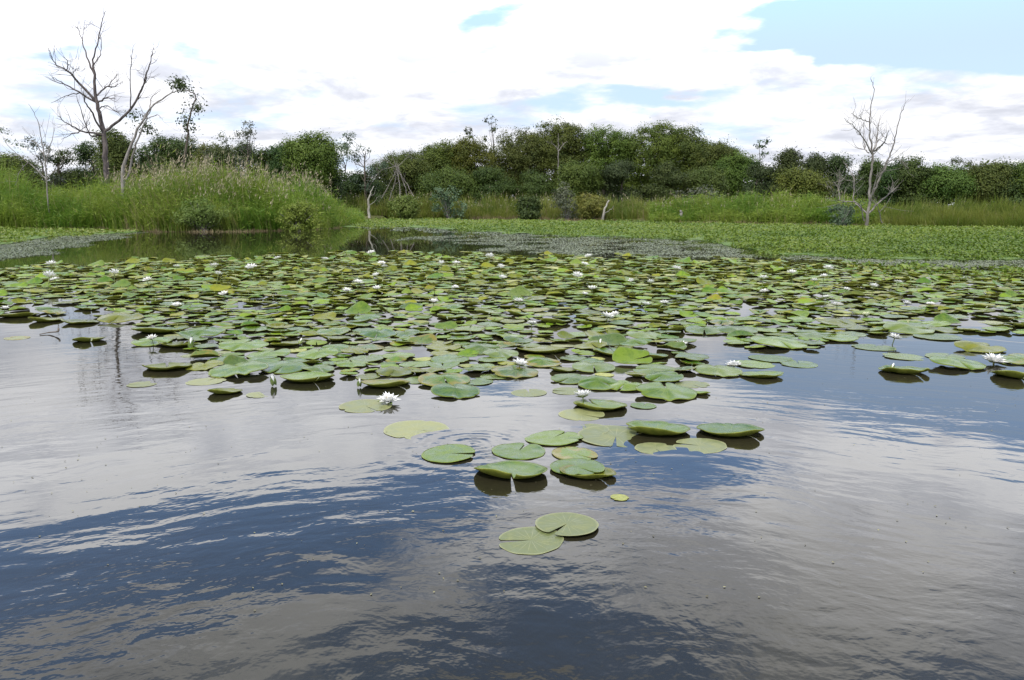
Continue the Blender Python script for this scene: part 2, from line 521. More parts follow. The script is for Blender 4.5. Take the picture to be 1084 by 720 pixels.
def pad_geo(kind, seed, nr=8, nt=72):
    """unit pad (radius 1): the deformed side / raised rim faces -Y. returns V, F, midx, leafpos"""
    g = np.random.default_rng(seed)
    notch = g.uniform(0.04, 0.22)
    na0 = g.uniform(0, 2 * np.pi)             # where the notch is
    th = np.linspace(notch / 2, 2 * np.pi - notch / 2, nt)
    edge = 1 - 0.12 * np.exp(-(th / 0.16) ** 2) - 0.12 * np.exp(-((2 * np.pi - th) / 0.16) ** 2)
    for f in (2, 3, 5, 9):
        edge += g.normal(0, 0.012 / math.sqrt(f / 2)) * np.cos(f * th + g.uniform(0, 6))
    for _ in range(int(g.integers(0, 3))):       # bites and torn spots in the rim
        edge -= g.uniform(.05, .16) * np.exp(-((th - g.uniform(.6, 5.7)) / g.uniform(.05, .12)) ** 2)
    rr = np.linspace(0.0, 1.0, nr + 1) ** 0.8
    Rg = rr[:, None] * edge[None, :]
    A = th[None, :] + na0 + 0 * Rg
    x, y = Rg * np.cos(A), Rg * np.sin(A) * g.uniform(0.92, 1.0)
    r = rr[:, None] + 0 * A
    z = np.zeros_like(x)
    for f in (2, 3, 4, 7):
        z += g.normal(0, 0.013) * r ** 2 * np.cos(f * A + g.uniform(0, 6))
    facing = 0.5 + 0.5 * np.cos(A + np.pi / 2 + g.normal(0, 0.3))     # 1 towards -Y
    back = 1 - facing
    if kind == 'f':
        z += 0.03 * np.clip((r - 0.7) / 0.3, 0, 1) ** 2 * (0.3 + 0.7 * np.cos(A * 1 + g.uniform(0, 6)))
    elif kind == 'c':
        amp = g.uniform(0.13, 0.25)
        z += amp * np.clip((r - 0.50) / 0.5, 0, 1) ** 1.5 * (facing ** 1.3 * (1 + 0.25 * np.cos(3 * A + g.uniform(0, 6))))
        z += 0.03 * np.clip((r - 0.7) / 0.3, 0, 1) ** 2
        y = y * (1 - 0.10 * np.clip((r - 0.6) / 0.4, 0, 1) * facing)
    elif kind == 'd':
        hgt = g.uniform(0.13, 0.28)
        cx, cy = g.uniform(-.25, .25), g.uniform(0.0, 0.35)
        d2 = (x - cx) ** 2 + (y - cy) ** 2
        z += hgt * np.exp(-d2 / 0.50) + 0.12 * back * r * r
        fold = np.exp(-((x * math.cos(na0 + 1.57) + y * math.sin(na0 + 1.57)) / 0.13) ** 2)
        z -= 0.07 * fold * r
    elif kind == 't':
        z += g.uniform(0.24, 0.42) * np.clip(y + 0.35, 0, 2) ** 1.25 * (1 + 0.2 * np.sin(3 * x + g.uniform(0, 6)))
        y = y * 0.93
        z += 0.05 * np.clip((r - 0.7) / 0.3, 0, 1) ** 2 * facing
    elif kind == 'w':                        # folded: both wings lift along the notch line
        ca, sa = math.cos(na0), math.sin(na0)
        dd = np.abs(-x * sa + y * ca)
        z += g.uniform(0.22, 0.34) * dd ** 1.4 + 0.05
        z += 0.07 * r * r * facing
    z = z - z.min() + 0.03
    thick = 0.022
    top = np.stack([x, y, z], -1).reshape(-1, 3)
    bot = top - np.array([0, 0, thick])
    N = len(top)
    ii = np.arange(nr)[:, None] * nt
    jj = np.arange(nt - 1)[None, :]
    q = np.stack([ii + jj, ii + nt + jj, ii + nt + jj + 1, ii + jj + 1], -1).reshape(-1, 4)
    F = [q, q[:, ::-1] + N]
    mi = [np.zeros(len(q)), np.ones(len(q))]
    rim = nr * nt + np.arange(nt - 1)
    s = np.stack([rim, rim + N, rim + N + 1, rim + 1], -1)
    F.append(s); mi.append(np.ones(len(s)))
    for c, flip in ((0, True), (nt - 1, False)):
        e = np.arange(nr) * nt + c
        s = np.stack([e, e + nt, e + nt + N, e + N], -1)
        F.append(s if not flip else s[:, ::-1]); mi.append(np.ones(len(s)))
    lpv = np.stack([Rg * np.cos(th)[None, :], Rg * np.sin(th)[None, :], 0 * Rg], -1).reshape(-1, 3)
    return np.concatenate([top, bot]), np.concatenate(F), np.concatenate(mi), np.concatenate([lpv, lpv])


NVAR = {'f': 6, 'c': 9, 'd': 8, 't': 5, 'w': 5}
HI = {k: [pad_geo(k, 100 * (ord(k)) + s) for s in range(n)] for k, n in NVAR.items()}
LO = {k: [pad_geo(k, 100 * (ord(k)) + s, 4, 22) for s in range(n)] for k, n in NVAR.items()}

# the pads one can pick out: pixel of the centre, width in pixels, form, colour
HAND = [
    (562, 572, 74, 'f', 'p'), (600, 557, 68, 'f', 'p'),
    (441, 455, 68, 'f', 'p'), (475, 481, 63, 'f', 'g'), (549, 478, 58, 'f', 'g'), (541, 502, 78, 'c', 'g'),
    (586, 464, 61, 'f', 'g'), (608, 481, 54, 'f', 'g'), (611, 497, 60, 'f', 'g'), (622, 503, 60, 'c', 'o'), (656, 527, 20, 'f', 'p'),
    (696, 457, 68, 'c', 'g'), (773, 458, 70, 'c', 'g'), (652, 462, 82, 'f', 'p'), (694, 475, 44, 'f', 'p'), (741, 472, 58, 'f', 'p'),
    (622, 455, 46, 'f', 'p'), (635, 431, 57, 'c', 'g'), (616, 439, 50, 'f', 'p'), (661, 411, 40, 'd', 'g'), (634, 409, 46, 'd', 'g'), (603, 403, 40, 'd', 's'),
    (601, 414, 36, 'f', 'p'), (628, 391, 46, 'd', 's'), (692, 394, 44, 'd', 's'), (705, 418, 64, 'd', 'g'), (703, 402, 42, 'd', 'g'),
    (681, 430, 28, 'f', 'g'), (741, 417, 22, 'c', 'g'), (733, 407, 36, 'f', 'p'), (760, 395, 50, 'd', 's'), (806, 398, 46, 'c', 'g'), (798, 386, 42, 'f', 'g'),
    (387, 430, 56, 'f', 'p'), (470, 405, 56, 'd', 'g'), (482, 417, 52, 'd', 'g'), (418, 396, 40, 'd', 'o'), (408, 408, 52, 'c', 'o'), (443, 403, 34, 'f', 's'),
    (505, 404, 38, 'f', 'g'), (545, 396, 50, 'd', 's'), (560, 416, 38, 'f', 'p'), (523, 399, 30, 'f', 's'), (326, 402, 58, 'c', 'g'), (300, 391, 50, 'd', 'g'),
    (253, 395, 60, 'd', 'g'), (238, 416, 36, 'c', 'o'), (217, 389, 38, 'd', 'o'), (177, 390, 50, 'c', 'o'), (150, 407, 30, 'f', 'p'), (275, 418, 28, 'f', 'p'), (218, 404, 40, 'f', 'p'),
    (170, 351, 58, 'c', 'g'), (161, 364, 40, 'd', 'g'), (190, 366, 42, 'c', 'o'), (95, 361, 32, 'c', 'o'), (18, 358, 28, 'f', 'p'), (49, 340, 34, 'c', 'o'),
    (18, 335, 42, 'c', 'o'), (85, 342, 38, 'c', 'o'), (128, 340, 46, 'd', 'o'), (258, 368, 52, 'd', 'g'), (215, 355, 46, 'd', 'g'), (285, 377, 44, 'd', 'g'),
    (957, 394, 50, 'c', 'g'), (957, 378, 42, 'f', 's'), (1013, 388, 56, 'd', 'g'), (1000, 378, 38, 'f', 's'), (1076, 399, 48, 'c', 'g'), (1078, 383, 48, 'd', 'g'),
    (1037, 370, 50, 'd', 'o'), (925, 368, 44, 'f', 's'), (901, 354, 36, 'f', 's'), (860, 356, 38, 'd', 's'), (824, 366, 60, 'd', 'g'), (846, 386, 38, 'f', 'g'), (816, 380, 46, 'f', 'g'),
    (962, 351, 50, 'd', 's'), (992, 357, 48, 'f', 's'), (885, 343, 40, 'd', 'o'), (780, 352, 44, 'd', 's'), (745, 352, 40, 'd', 's'), (736, 340, 22, 'f', 'g'),
    (683, 357, 40, 'd', 's'), (644, 364, 40, 't', 's'), (652, 375, 50, 'c', 'g'), (575, 372, 56, 'c', 'o'), (575, 386, 40, 'd', 'g'), (530, 377, 38, 'd', 's'),
    (400, 356, 40, 'd', 'g'), (429, 355, 32, 'd', 's'), (372, 387, 36, 'd', 'g'), (442, 386, 38, 'f', 'g'), (356, 371, 36, 'd', 'g'), (512, 372, 40, 'd', 's'),
]
PADS = []        # [px, py, ground xyz, radius, kind, colour, rot]
for (px, py, wpx, kd, c) in HAND:
    g0 = ground(px, py)
    dist = g0[1] * CP + CAMH * SP
    PADS.append([px, py, g0, 0.5 * wpx * dist / FPX, kd, c, rng.normal(0, 0.35) if kd != 'f' else rng.uniform(0, 6.28), True])

BED = [(-40, 334), (60, 334), (140, 340), (160, 352), (200, 372), (240, 388), (300, 396), (370, 398), (420, 406), (500, 404), (560, 392), (600, 392), (640, 396), (700, 398),
       (735, 396), (722, 372), (745, 345), (800, 366), (870, 372), (905, 352), (950, 352), (1000, 356), (1060, 352), (1084, 352), (1120, 352),
       (1120, 290), (1084, 287), (1000, 284), (900, 279), (800, 276), (700, 274), (560, 271), (400, 268), (300, 271), (150, 276), (60, 281), (0, 283), (-40, 284)]
BEDX, BEDY = np.array([b[0] for b in BED], float), np.array([b[1] for b in BED], float)


def inside(px, py, X_, Y_):
    res = np.zeros(np.shape(px), bool)
    n_ = len(X_)
    j_ = n_ - 1
    for i_ in range(n_):
        c = ((Y_[i_] > py) != (Y_[j_] > py)) & (px < (X_[j_] - X_[i_]) * (py - Y_[i_]) / (Y_[j_] - Y_[i_] + 1e-9) + X_[i_])
        res ^= c
        j_ = i_
    return res


HOLES = [(60, 328, 60, 9), (780, 328, 46, 8), (745, 360, 26, 16), (690, 372, 26, 9), (905, 340, 46, 6), (1020, 340, 60, 8), (360, 322, 34, 4), (330, 362, 26, 7),
         (595, 350, 24, 5), (445, 372, 20, 5), (590, 385, 22, 5), (480, 340, 26, 4), (40, 318, 40, 3), (985, 322, 30, 4), (270, 326, 26, 4), (700, 388, 30, 6),
         (660, 384, 24, 5), (110, 296, 40, 2.2), (560, 384, 18, 4), (860, 340, 30, 5)]
cell = {}


def thin(x, y):
    return 0.5 + 0.5 * math.sin(x * 1.9 + 1.3 * math.sin(y * 1.7)) * math.cos(y * 2.3 + x * .6)


CS = 0.4


def near_free(x, y, r, f):
    cx, cy = int(math.floor(x / CS)), int(math.floor(y / CS))
    for a in (-1, 0, 1):
        for b in (-1, 0, 1):
            for (x2, y2, r2) in cell.get((cx + a, cy + b), ()):
                if (x - x2) ** 2 + (y - y2) ** 2 < (f * (r + r2)) ** 2:
                    return False
    return True


def put_cell(x, y, r):
    cell.setdefault((int(math.floor(x / CS)), int(math.floor(y / CS))), []).append((x, y, r))


for p_ in PADS:
    put_cell(p_[2][0], p_[2][1], p_[3])
gy0, gy1 = 4.5, 19.5
tries = 0
cand_n = 70000
cy_ = rng.uniform(gy0, gy1, cand_n)
cx_ = rng.uniform(-1, 1, cand_n) * cy_ * 0.68
order = np.argsort(cy_ + rng.uniform(0, 3, cand_n))
for q in order:
    x, y = cx_[q], cy_[q]
    px, py = project(np.array([x, y, 0.0]))
    jx, jy = px + 9 * math.sin(y * 3.1 + x), py + 3 * math.sin(x * 4.3 + 1.7 * y)
    if not inside(np.array(jx), np.array(jy), BEDX, BEDY):
        continue
    if any(((px - hx) / hw) ** 2 + ((py - hy) / hv) ** 2 < 1 for hx, hy, hw, hv in HOLES) and rng.random() < 0.93:
        continue
    r = rng.uniform(0.075, 0.145) if rng.random() < 0.85 else rng.uniform(0.05, 0.08)
    if y > 11: r *= 0.98
    if not near_free(x, y, r, 0.68 + 0.16 * thin(x, y) if y < 9.5 else 0.69):
        continue
    put_cell(x, y, r)
    u = rng.random()
    far = min(1, max(0, (y - 6) / 6))
    kd = 'c' if u < 0.36 + .14 * far else 'd' if u < 0.64 else 'f' if u < 0.88 else 'w' if u < 0.96 else 't'
    u = rng.random()
    far = min(1, max(0, (y - 6) / 6))
    c = 'g' if u < 0.44 else 'o' if u < 0.64 + 0.16 * far else 's' if u < 0.94 else 'p'
    if c == 'p': kd = 'f'
    PADS.append([float(px), float(py), np.array([x, y, 0.0]), r, kd, c, rng.normal(0, 0.7) if kd in 'ct' else rng.uniform(0, 6.28), False])

# each pad gets its own level in the raft so that overlapping pads lie on one another
for k_, p_ in enumerate(PADS):
    p_.append(0.007 if (p_[0], p_[1]) == (600, 557) else 0.0 if p_[5] == 'p' else (0.009 if (p_[0], p_[1]) == (611, 497) else float(rng.uniform(-.001, 0.002)) if p_[7] else float(rng.uniform(0, 0.009))))

print('pads', len(PADS))
PADS.sort(key=lambda p_: -(p_[3] / p_[2][1]))
INDIV, REST = PADS[:300], PADS[300:]

# ------------------------------------------------------------------ flowers: pixel, width in px, and the words that single each out
FL = [
    (411, 420, 22, 'open white water lily floating alone at the front left of the pads', 'the lone front left flower'),
    (617, 416, 19, 'open white water lily standing behind a green pad with upturned rim', 'the flower at the front centre'),
    (1052, 378, 23, 'largest open white water lily at the right edge of the pond', 'the flower at the right edge'),
    (550, 383, 17, 'open white water lily lying on a broad grey-green pad in mid raft', 'the flower in mid raft'),
    (777, 384, 16, 'white water lily at the open gap right of the middle pads', 'the flower by the open gap'),
    (722, 363, 13, 'white water lily in the open water channel between two groups of pads', 'the flower in the channel'),
    (947, 355, 13, 'white water lily behind the front right pads, near open water', 'the flower behind the right pads'),
    (643, 333, 14, 'left flower of a touching pair of white water lilies', 'the touching pair of flowers'),
    (651, 331, 9, 'small right flower of a touching pair of white water lilies', None),
    (563, 341, 11, 'white water lily low between dark pads behind the middle', 'the low flower behind the middle'),
    (917, 333, 11, 'cream half-open water lily raised above the right pads', 'the cream flower on the right'),
    (886, 321, 12, 'spiky white water lily on the right part of the raft', 'the spiky flower on the right'),
    (960, 320, 10, 'white water lily left of a small open pool on the right', 'the flower by the right pool'),
    (985, 321, 9, 'white water lily right of a small open pool on the right', None),
    (161, 356, 11, 'white water lily with narrow petals on the front left pads', 'the narrow flower on the left'),
    (187, 322, 11, 'white water lily among the left pads behind the narrow-petalled one', 'the flower on the left pads'),
    (5, 325, 8, 'white water lily at the left edge of the photo', 'the flower at the left edge'),
    (459, 318, 10, 'upright white water lily left of the centre of the raft', 'the upright flower left of centre'),
    (549, 317, 13, 'wide white water lily at the centre of the raft', 'the wide centre flower'),
    (684, 321, 10, 'white water lily, left one of two neighbours right of the centre', 'the two neighbour flowers'),
    (703, 319, 10, 'white water lily, right one of two neighbours right of the centre', None),
    (237, 310, 11, 'white water lily left of the middle, behind the left pads', 'the flower left of the middle'),
    (367, 306, 9, 'white water lily, left one of two behind the left middle pads', 'the two left middle flowers'),
    (399, 304, 10, 'white water lily, right one of two behind the left middle pads', None),
    (482, 303, 8, 'white water lily standing alone behind the centre pads', 'the lone flower behind centre'),
    (627, 304, 11, 'flat white water lily behind the touching pair', 'the flat flower'),
    (619, 310, 7, 'small white water lily just in front of the flat one', None),
    (725, 306, 8, 'white water lily low behind the two neighbours right of centre', None),
    (809, 307, 10, 'white water lily standing alone right of the middle raft', None),
    (875, 313, 8, 'small white water lily behind the spiky one on the right', None),
    (896, 305, 8, 'white water lily farther back than the spiky one, to its right', None),
]
FAR = [(54, 278, 8), (52, 291, 10), (58, 294, 7), (121, 288, 8), (156, 295, 7), (187, 281, 6), (227, 280, 7), (266, 281, 9), (231, 289, 6),
       (393, 266, 6), (294, 272, 6), (344, 273, 6), (404, 277, 6), (407, 281, 6), (398, 290, 6), (379, 297, 7), (467, 278, 6), (483, 277, 7),
       (489, 285, 6), (518, 271, 7), (530, 282, 5), (532, 293, 6), (623, 270, 6), (619, 278, 7), (716, 283, 8), (611, 291, 8), (689, 298, 6),
       (668, 297, 5), (808, 293, 8), (838, 287, 7), (877, 283, 9), (872, 291, 6), (862, 296, 6), (925, 302, 6), (951, 297, 7)]
ORD = ['first', 'second', 'third', 'fourth', 'fifth', 'sixth', 'seventh', 'eighth', 'ninth', 'tenth', 'eleventh', 'twelfth', 'thirteenth', 'fourteenth', 'fifteenth',
       'sixteenth', 'seventeenth', 'eighteenth', 'nineteenth', 'twentieth', 'twenty-first', 'twenty-second', 'twenty-third', 'twenty-fourth', 'twenty-fifth',
       'twenty-sixth', 'twenty-seventh', 'twenty-eighth', 'twenty-ninth', 'thirtieth']

m_petal = plain_mat('petal_white', (0.80, 0.80, 0.76), (0.86, 0.86, 0.84), 60, 0.45, 0.3, 0.25)
m_cream = plain_mat('petal_cream', (0.74, 0.76, 0.50), (0.80, 0.80, 0.62), 60, 0.45, 0.3, 0.25)
m_stamen = plain_mat('stamen_yellow', (0.75, 0.48, 0.03), (0.82, 0.60, 0.06), 80, 0.6, 0.2)
m_sepal = plain_mat('sepal_green', (0.10, 0.16, 0.04), (0.22, 0.25, 0.09), 40, 0.5, 0.3, 0.15)


def petal_arrays(L, W, elev, azim, r0, cup=0.25, z0=0.0, nl=6, nw=4):
    u = np.linspace(0, 1, nl + 1)[:, None]
    v = np.linspace(-1, 1, nw + 1)[None, :]
    prof = np.sin(np.pi * np.clip(u, 0, 1) ** 0.8 * 0.93 + 0.12) * (1 - u ** 6)
    a = u * L + 0 * v
    b = prof * W * 0.5 * v
    c = cup * W * (v ** 2) * prof + 0.10 * L * u ** 2
    ce, se = math.cos(elev), math.sin(elev)
    x = r0 + a * ce - c * se
    z = z0 + a * se + c * ce
    y = b
    ca, sa = math.cos(azim), math.sin(azim)
    T_ = np.stack([x * ca - y * sa, x * sa + y * ca, z], -1).reshape(-1, 3)
    nrm = np.array([-se * ca, -se * sa, ce]) * 0.0007
    Bt = T_ - nrm
    N = len(T_)
    ii = np.arange(nl)[:, None] * (nw + 1)
    jj = np.arange(nw)[None, :]
    q = np.stack([ii + jj, ii + nw + 1 + jj, ii + nw + 2 + jj, ii + jj + 1], -1).reshape(-1, 4)
    return np.concatenate([T_, Bt]), np.concatenate([q, q[:, ::-1] + N])


def join(parts):
    Vs, Fs, o_ = [], [], 0
    for v_, f_ in parts:
        Vs.append(v_); Fs.append(f_ + o_); o_ += len(v_)
    return np.concatenate(Vs), np.concatenate(Fs)


def flower_parts(seed, closed=0.0, narrow=1.0):
    """about 0.11 m across when open"""
    g = np.random.default_rng(seed)
    pet, sep, sta = [], [], []
    for wi, (n_, L, W, e, r0) in enumerate(((8, .052, .022, 10, .008), (8, .050, .021, 28, .007), (7, .043, .018, 48, .006), (5, .032, .013, 64, .005))):
        e = e + closed * (82 - e)
        for k_ in range(n_):
            pet.append(petal_arrays(L * g.uniform(.92, 1.06), W * narrow * g.uniform(.9, 1.1), R(e + g.normal(0, 5)), 2 * np.pi * (k_ + 0.5 * (wi % 2)) / n_ + g.normal(0, .08), r0, z0=0.004))
    for k_ in range(4):
        sep.append(petal_arrays(.050, .022, R(4 + closed * 60), np.pi / 2 * k_ + 0.4, .006, z0=0.0))
    for k_ in range(26):
        sta.append(petal_arrays(g.uniform(.016, .026), .0036, R(g.uniform(48, 86)), g.uniform(0, 6.28), g.uniform(.001, .008), cup=0, z0=0.006, nl=2, nw=1))
    return pet, sep, sta


def make_flower(seed, closed=0.0, narrow=1.0, mat=None):
    root = empty('water_lily_flower', (0, 0, 0))
    pet, sep, sta = flower_parts(seed, closed, narrow)
    for v_, f_ in pet:
        link_mesh('petal', v_, f_, mat or m_petal, root, smooth=True)
    for v_, f_ in sep:
        link_mesh('sepal', v_, f_, m_sepal, root, smooth=True)
    v_, f_ = join(sta)
    link_mesh('stamen_tuft', v_, f_, m_stamen, root)
    v_, f_ = tubes([(np.array([[.01, .01, -.10], [.004, 0, -.04], [0, 0, .004]]), [.0035, .0035, .004])], 6)
    link_mesh('stalk', v_, f_, m_sepal, root, smooth=True)
    return root


def copy_tree(o, parent=None):
    c = o.copy()
    COL.objects.link(c)
    c.parent = parent
    for ch in list(o.children):
        copy_tree(ch, c)
    return c


protos = {'a': make_flower(1), 'b': make_flower(2, 0.15), 'cream': make_flower(3, 0.55, 1.2, m_cream), 'spiky': make_flower(4, 0.05, 0.7)}
used = set()


def set_flower(o, px, py, wpx, z):
    g0 = ground(px, py + 0.22 * wpx, z)
    dist = g0[1] * CP + (CAMH - z) * SP
    s = wpx * dist / FPX / 0.112
    o.location = tuple(g0)
    o.scale = (s, s, s)
    o.rotation_euler = (rng.normal(0, .1) + 0.1, rng.normal(0, .1), rng.uniform(0, 6.28))
    return s


LAND = []
for k_, (px, py, wpx, lab, handle) in enumerate(FL):
    kd = 'cream' if 'cream' in lab else 'spiky' if ('spiky' in lab or 'narrow petals' in lab) else 'ab'[k_ % 2]
    o = protos[kd] if kd not in used else copy_tree(protos[kd])
    used.add(kd)
    set_flower(o, px, py, wpx * 1.15, 0.010 if any(q_ in lab for q_ in ('floating', 'channel', 'open gap', 'right edge', 'raised', 'open pool')) else 0.05 if k_ > 4 else 0.03)
    tag(o, lab, 'flower', 'white water lilies')
    if handle: LAND.append((px, py, handle))
# far flowers: a few pixels each, one mesh
pet, sep, sta = flower_parts(5, 0.12)
fv, ff = join(pet)
sv, sf = join(sta)
tv_, tf_ = tubes([(np.array([[.006, .006, -.10], [.003, 0, -.04], [0, 0, .004]]), [.0035, .0035, .004])], 5)
V_, F_ = join([(fv, ff), (sv, sf), (tv_, tf_)])
rows = {}
for f in FAR:
    rows.setdefault('in the farthest row of flowers' if f[1] < 283 else 'in the row before the farthest flowers', []).append(f)
first = None
for rn, fs in rows.items():
    for k_, (px, py, wpx) in enumerate(sorted(fs)):
        if first is None:
            o = first = link_mesh('water_lily_flower', V_, F_, [m_petal, m_stamen, m_sepal], None, smooth=True, midx=[0] * len(ff) + [1] * len(sf) + [2] * len(tf_))
        else:
            o = first.copy()
            COL.objects.link(o)
        sz_ = set_flower(o, px, py, wpx * rng.uniform(1.4, 1.75), 0.13)
        o.scale[2] = sz_ * rng.uniform(.7, 1.5)
        tag(o, 'small distant white water lily, %s from the left %s' % (ORD[k_], rn), 'flower', 'white water lilies')


# buds
def make_bud():
    root = empty('water_lily_bud', (0, 0, 0))
    g = np.random.default_rng(9)
    for k_ in range(6):
        v_, f_ = petal_arrays(.055, .030, R(86), np.pi / 3 * k_, .011, cup=0.3, z0=0.004)
        v_[:, :2] *= (1 - 0.75 * np.clip((v_[:, 2:3] - .012) / .05, 0, 1) ** 1.4)
        link_mesh('petal', v_, f_, m_petal, root, smooth=True)
    for k_ in range(4):
        v_, f_ = petal_arrays(.048, .022, R(80), np.pi / 2 * k_ + .3, .013, cup=0.25, z0=0.0)
        v_[:, :2] *= (1 - 0.55 * np.clip((v_[:, 2:3] - .012) / .05, 0, 1) ** 1.4)
        link_mesh('sepal', v_, f_, m_sepal, root, smooth=True)
    return root


bud0 = make_bud()
for k_, (px, py, hpx, lab) in enumerate([
    (290, 401, 13, 'closed green-striped lily bud at the left end of the front left pad'),
    (380, 404, 10, 'small closed lily bud before the olive pads left of centre'),
    (202, 362, 12, 'plump pale lily bud standing among the left pads'),
    (943, 388, 9, 'small closed lily bud on the front rim of the right pad'),
    (633, 363, 10, 'pale lily bud standing before the tilted pad at the centre'),
    (317, 361, 8, 'yellowish lily bud low between pads left of the middle')]):
    o = bud0 if k_ == 0 else copy_tree(bud0)
    g0 = ground(px, py + hpx * .5, 0.006)
    s = hpx * g0[1] / FPX / .058
    o.location = tuple(g0); o.scale = (s, s, s)
    o.rotation_euler = (rng.normal(0, .2), rng.normal(0, .2), rng.uniform(0, 6))
    tag(o, lab, 'flower bud', 'lily buds')

# ------------------------------------------------------------------ pads as objects
SHAPE = {'f': 'flat', 'c': 'front-curled', 'd': 'domed', 't': 'back-tilted', 'w': 'folded'}
COLR = {'g': 'green', 'o': 'olive', 's': 'grey-green', 'p': 'pale yellowish'}
SPECIAL = {
    (562, 572): 'pale flat lily pad nearest the camera, left of a touching pair',
    (600, 557): 'pale flat lily pad behind the nearest one, right of a touching pair',
    (541, 502): 'green lily pad with curled front rim casting a dark reflection, foremost of the cluster',
    (475, 481): 'flat green lily pad with open notch, leftmost of the foremost cluster',
    (549, 478): 'flat green lily pad with notch just behind the foremost curled pad',
    (586, 464): 'flat green lily pad at the back of the foremost cluster',
    (608, 481): 'flat green lily pad in the middle right of the foremost cluster',
    (611, 497): 'flat green lily pad lying on an olive one in the foremost cluster',
    (622, 503): 'olive lily pad with curled rim under a green one, right of the foremost cluster',
    (656, 527): 'tiny yellowish scrap of lily pad floating right of the foremost cluster',
    (441, 455): 'pale flat lily pad floating alone left of the foremost cluster',
    (696, 457): 'boat-shaped green lily pad with raised rim above pale flat pads',
    (773, 458): 'boat-shaped green lily pad at the right tip, dark reflection below its rim',
    (652, 462): 'wide pale flat lily pad, half sunken left of the boat-shaped pads',
    (694, 475): 'pale sunken lily pad just in front of the left boat-shaped pad',
    (741, 472): 'pale sunken lily pad in front of the right boat-shaped pad',
    (622, 455): 'small pale sunken lily pad touching the wide pale one',
    (705, 418): 'big domed bright green lily pad at the front right of the middle raft',
    (635, 431): 'green lily pad with upturned rim in front of the front centre flower',
    (387, 430): 'pale flat lily pad left beside the lone front left flower',
    (326, 402): 'long green lily pad with curled front rim on the left front edge',
    (177, 390): 'dark olive lily pad with raised front, leftmost on the front left edge',
    (238, 416): 'olive lily pad with dark raised rim floating before the left edge',
    (957, 394): 'green curled lily pad at the front right with a bud on it',
    (1076, 399): 'green curled lily pad cut by the right edge of the photo',
    (95, 361): 'thin olive lily pad floating alone on the open water at left',
    (18, 358): 'pale flat lily pad floating at the far left on open water',
}
mesh_cache, counts = {}, {}
for p_ in sorted(INDIV, key=lambda q_: -q_[1]):
    px, py, g0, r, kd, c, rot, hand, dz = p_
    vi = int(rng.integers(NVAR[kd]))
    key = (kd, vi, c)
    if key not in mesh_cache:
        V_, F_, mi_, lp_ = HI[kd][vi]
        o = link_mesh('lily_pad', V_, F_, [PADM[c], m_under], None, smooth=True, midx=mi_, uv=lp_)
        mesh_cache[key] = o
    else:
        o = mesh_cache[key].copy()
        COL.objects.link(o)
    sink = 0
    o.location = (g0[0], g0[1], dz + sink)
    o.scale = (r, r * rng.uniform(.92, 1.06), r * rng.uniform(.85, 1.15) * (0.18 if c == 'p' else 0.4 if kd == 'f' and hand else 1))
    o.rotation_euler = (rng.normal(0, .012), rng.normal(0, .02), rot)
    if (px, py) in SPECIAL and hand:
        lab = SPECIAL[(px, py)]
    else:
        bx, by, hd = min(LAND, key=lambda L_: math.hypot((px - L_[0]), 2.2 * (py - L_[1])))
        dx, dy = px - bx, 2.2 * (py - by)
        side = ('right of' if dx > 0 else 'left of') if abs(dx) > abs(dy) else ('in front of' if dy > 0 else 'behind')
        kk = (hd, side, kd, c)
        L_ = counts.setdefault(kk, [])
        L_.append((math.hypot(dx, dy), o))
        lab = None
    tag(o, lab, 'lily pad', 'floating lily pads')
for (hd, side, kd, c), L_ in counts.items():
    L_.sort(key=lambda q_: q_[0])
    for k_, (_, o) in enumerate(L_):
        nth = '' if len(L_) == 1 else (ORD[k_] + ' nearest ' if k_ else 'nearest ')
        o['label'] = ('%s%s %s lily pad %s %s' % (nth, SHAPE[kd], COLR[c], side, hd)).strip()

# the rest of the raft, too many to count
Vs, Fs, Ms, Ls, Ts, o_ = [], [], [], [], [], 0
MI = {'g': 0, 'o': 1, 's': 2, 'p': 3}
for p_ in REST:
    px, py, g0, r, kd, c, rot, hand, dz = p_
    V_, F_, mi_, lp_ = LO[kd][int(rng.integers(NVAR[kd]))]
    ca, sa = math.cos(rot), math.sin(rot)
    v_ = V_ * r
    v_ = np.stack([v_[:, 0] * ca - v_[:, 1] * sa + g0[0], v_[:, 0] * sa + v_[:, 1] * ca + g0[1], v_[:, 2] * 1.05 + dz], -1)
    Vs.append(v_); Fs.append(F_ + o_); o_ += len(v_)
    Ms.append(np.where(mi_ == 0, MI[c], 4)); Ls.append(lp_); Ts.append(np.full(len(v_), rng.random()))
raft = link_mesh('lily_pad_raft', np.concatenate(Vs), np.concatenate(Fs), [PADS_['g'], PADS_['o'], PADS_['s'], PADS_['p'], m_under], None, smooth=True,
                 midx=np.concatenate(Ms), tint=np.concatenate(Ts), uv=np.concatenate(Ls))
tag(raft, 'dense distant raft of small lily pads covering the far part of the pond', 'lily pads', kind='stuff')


# ------------------------------------------------------------------ leaf scatter
def unit(v):
    return v / (np.linalg.norm(v, axis=-1, keepdims=True) + 1e-9)


def leaf_quads(C, N, A, L, W, bend=0.0):
    """diamond leaves: centres C, normals N, axis hint A, half length L, half width W"""
    A = unit(A - N * np.sum(A * N, -1, keepdims=True))
    B = np.cross(N, A)
    L, W = np.asarray(L)[:, None], np.asarray(W)[:, None]
    V = np.stack([C - A * L, C + B * W - A * L * 0.1 + N * bend * L, C + A * L, C - B * W - A * L * 0.1 + N * bend * L], 1)
    n_ = len(C)
    return V.reshape(-1, 3), np.arange(n_ * 4).reshape(-1, 4)


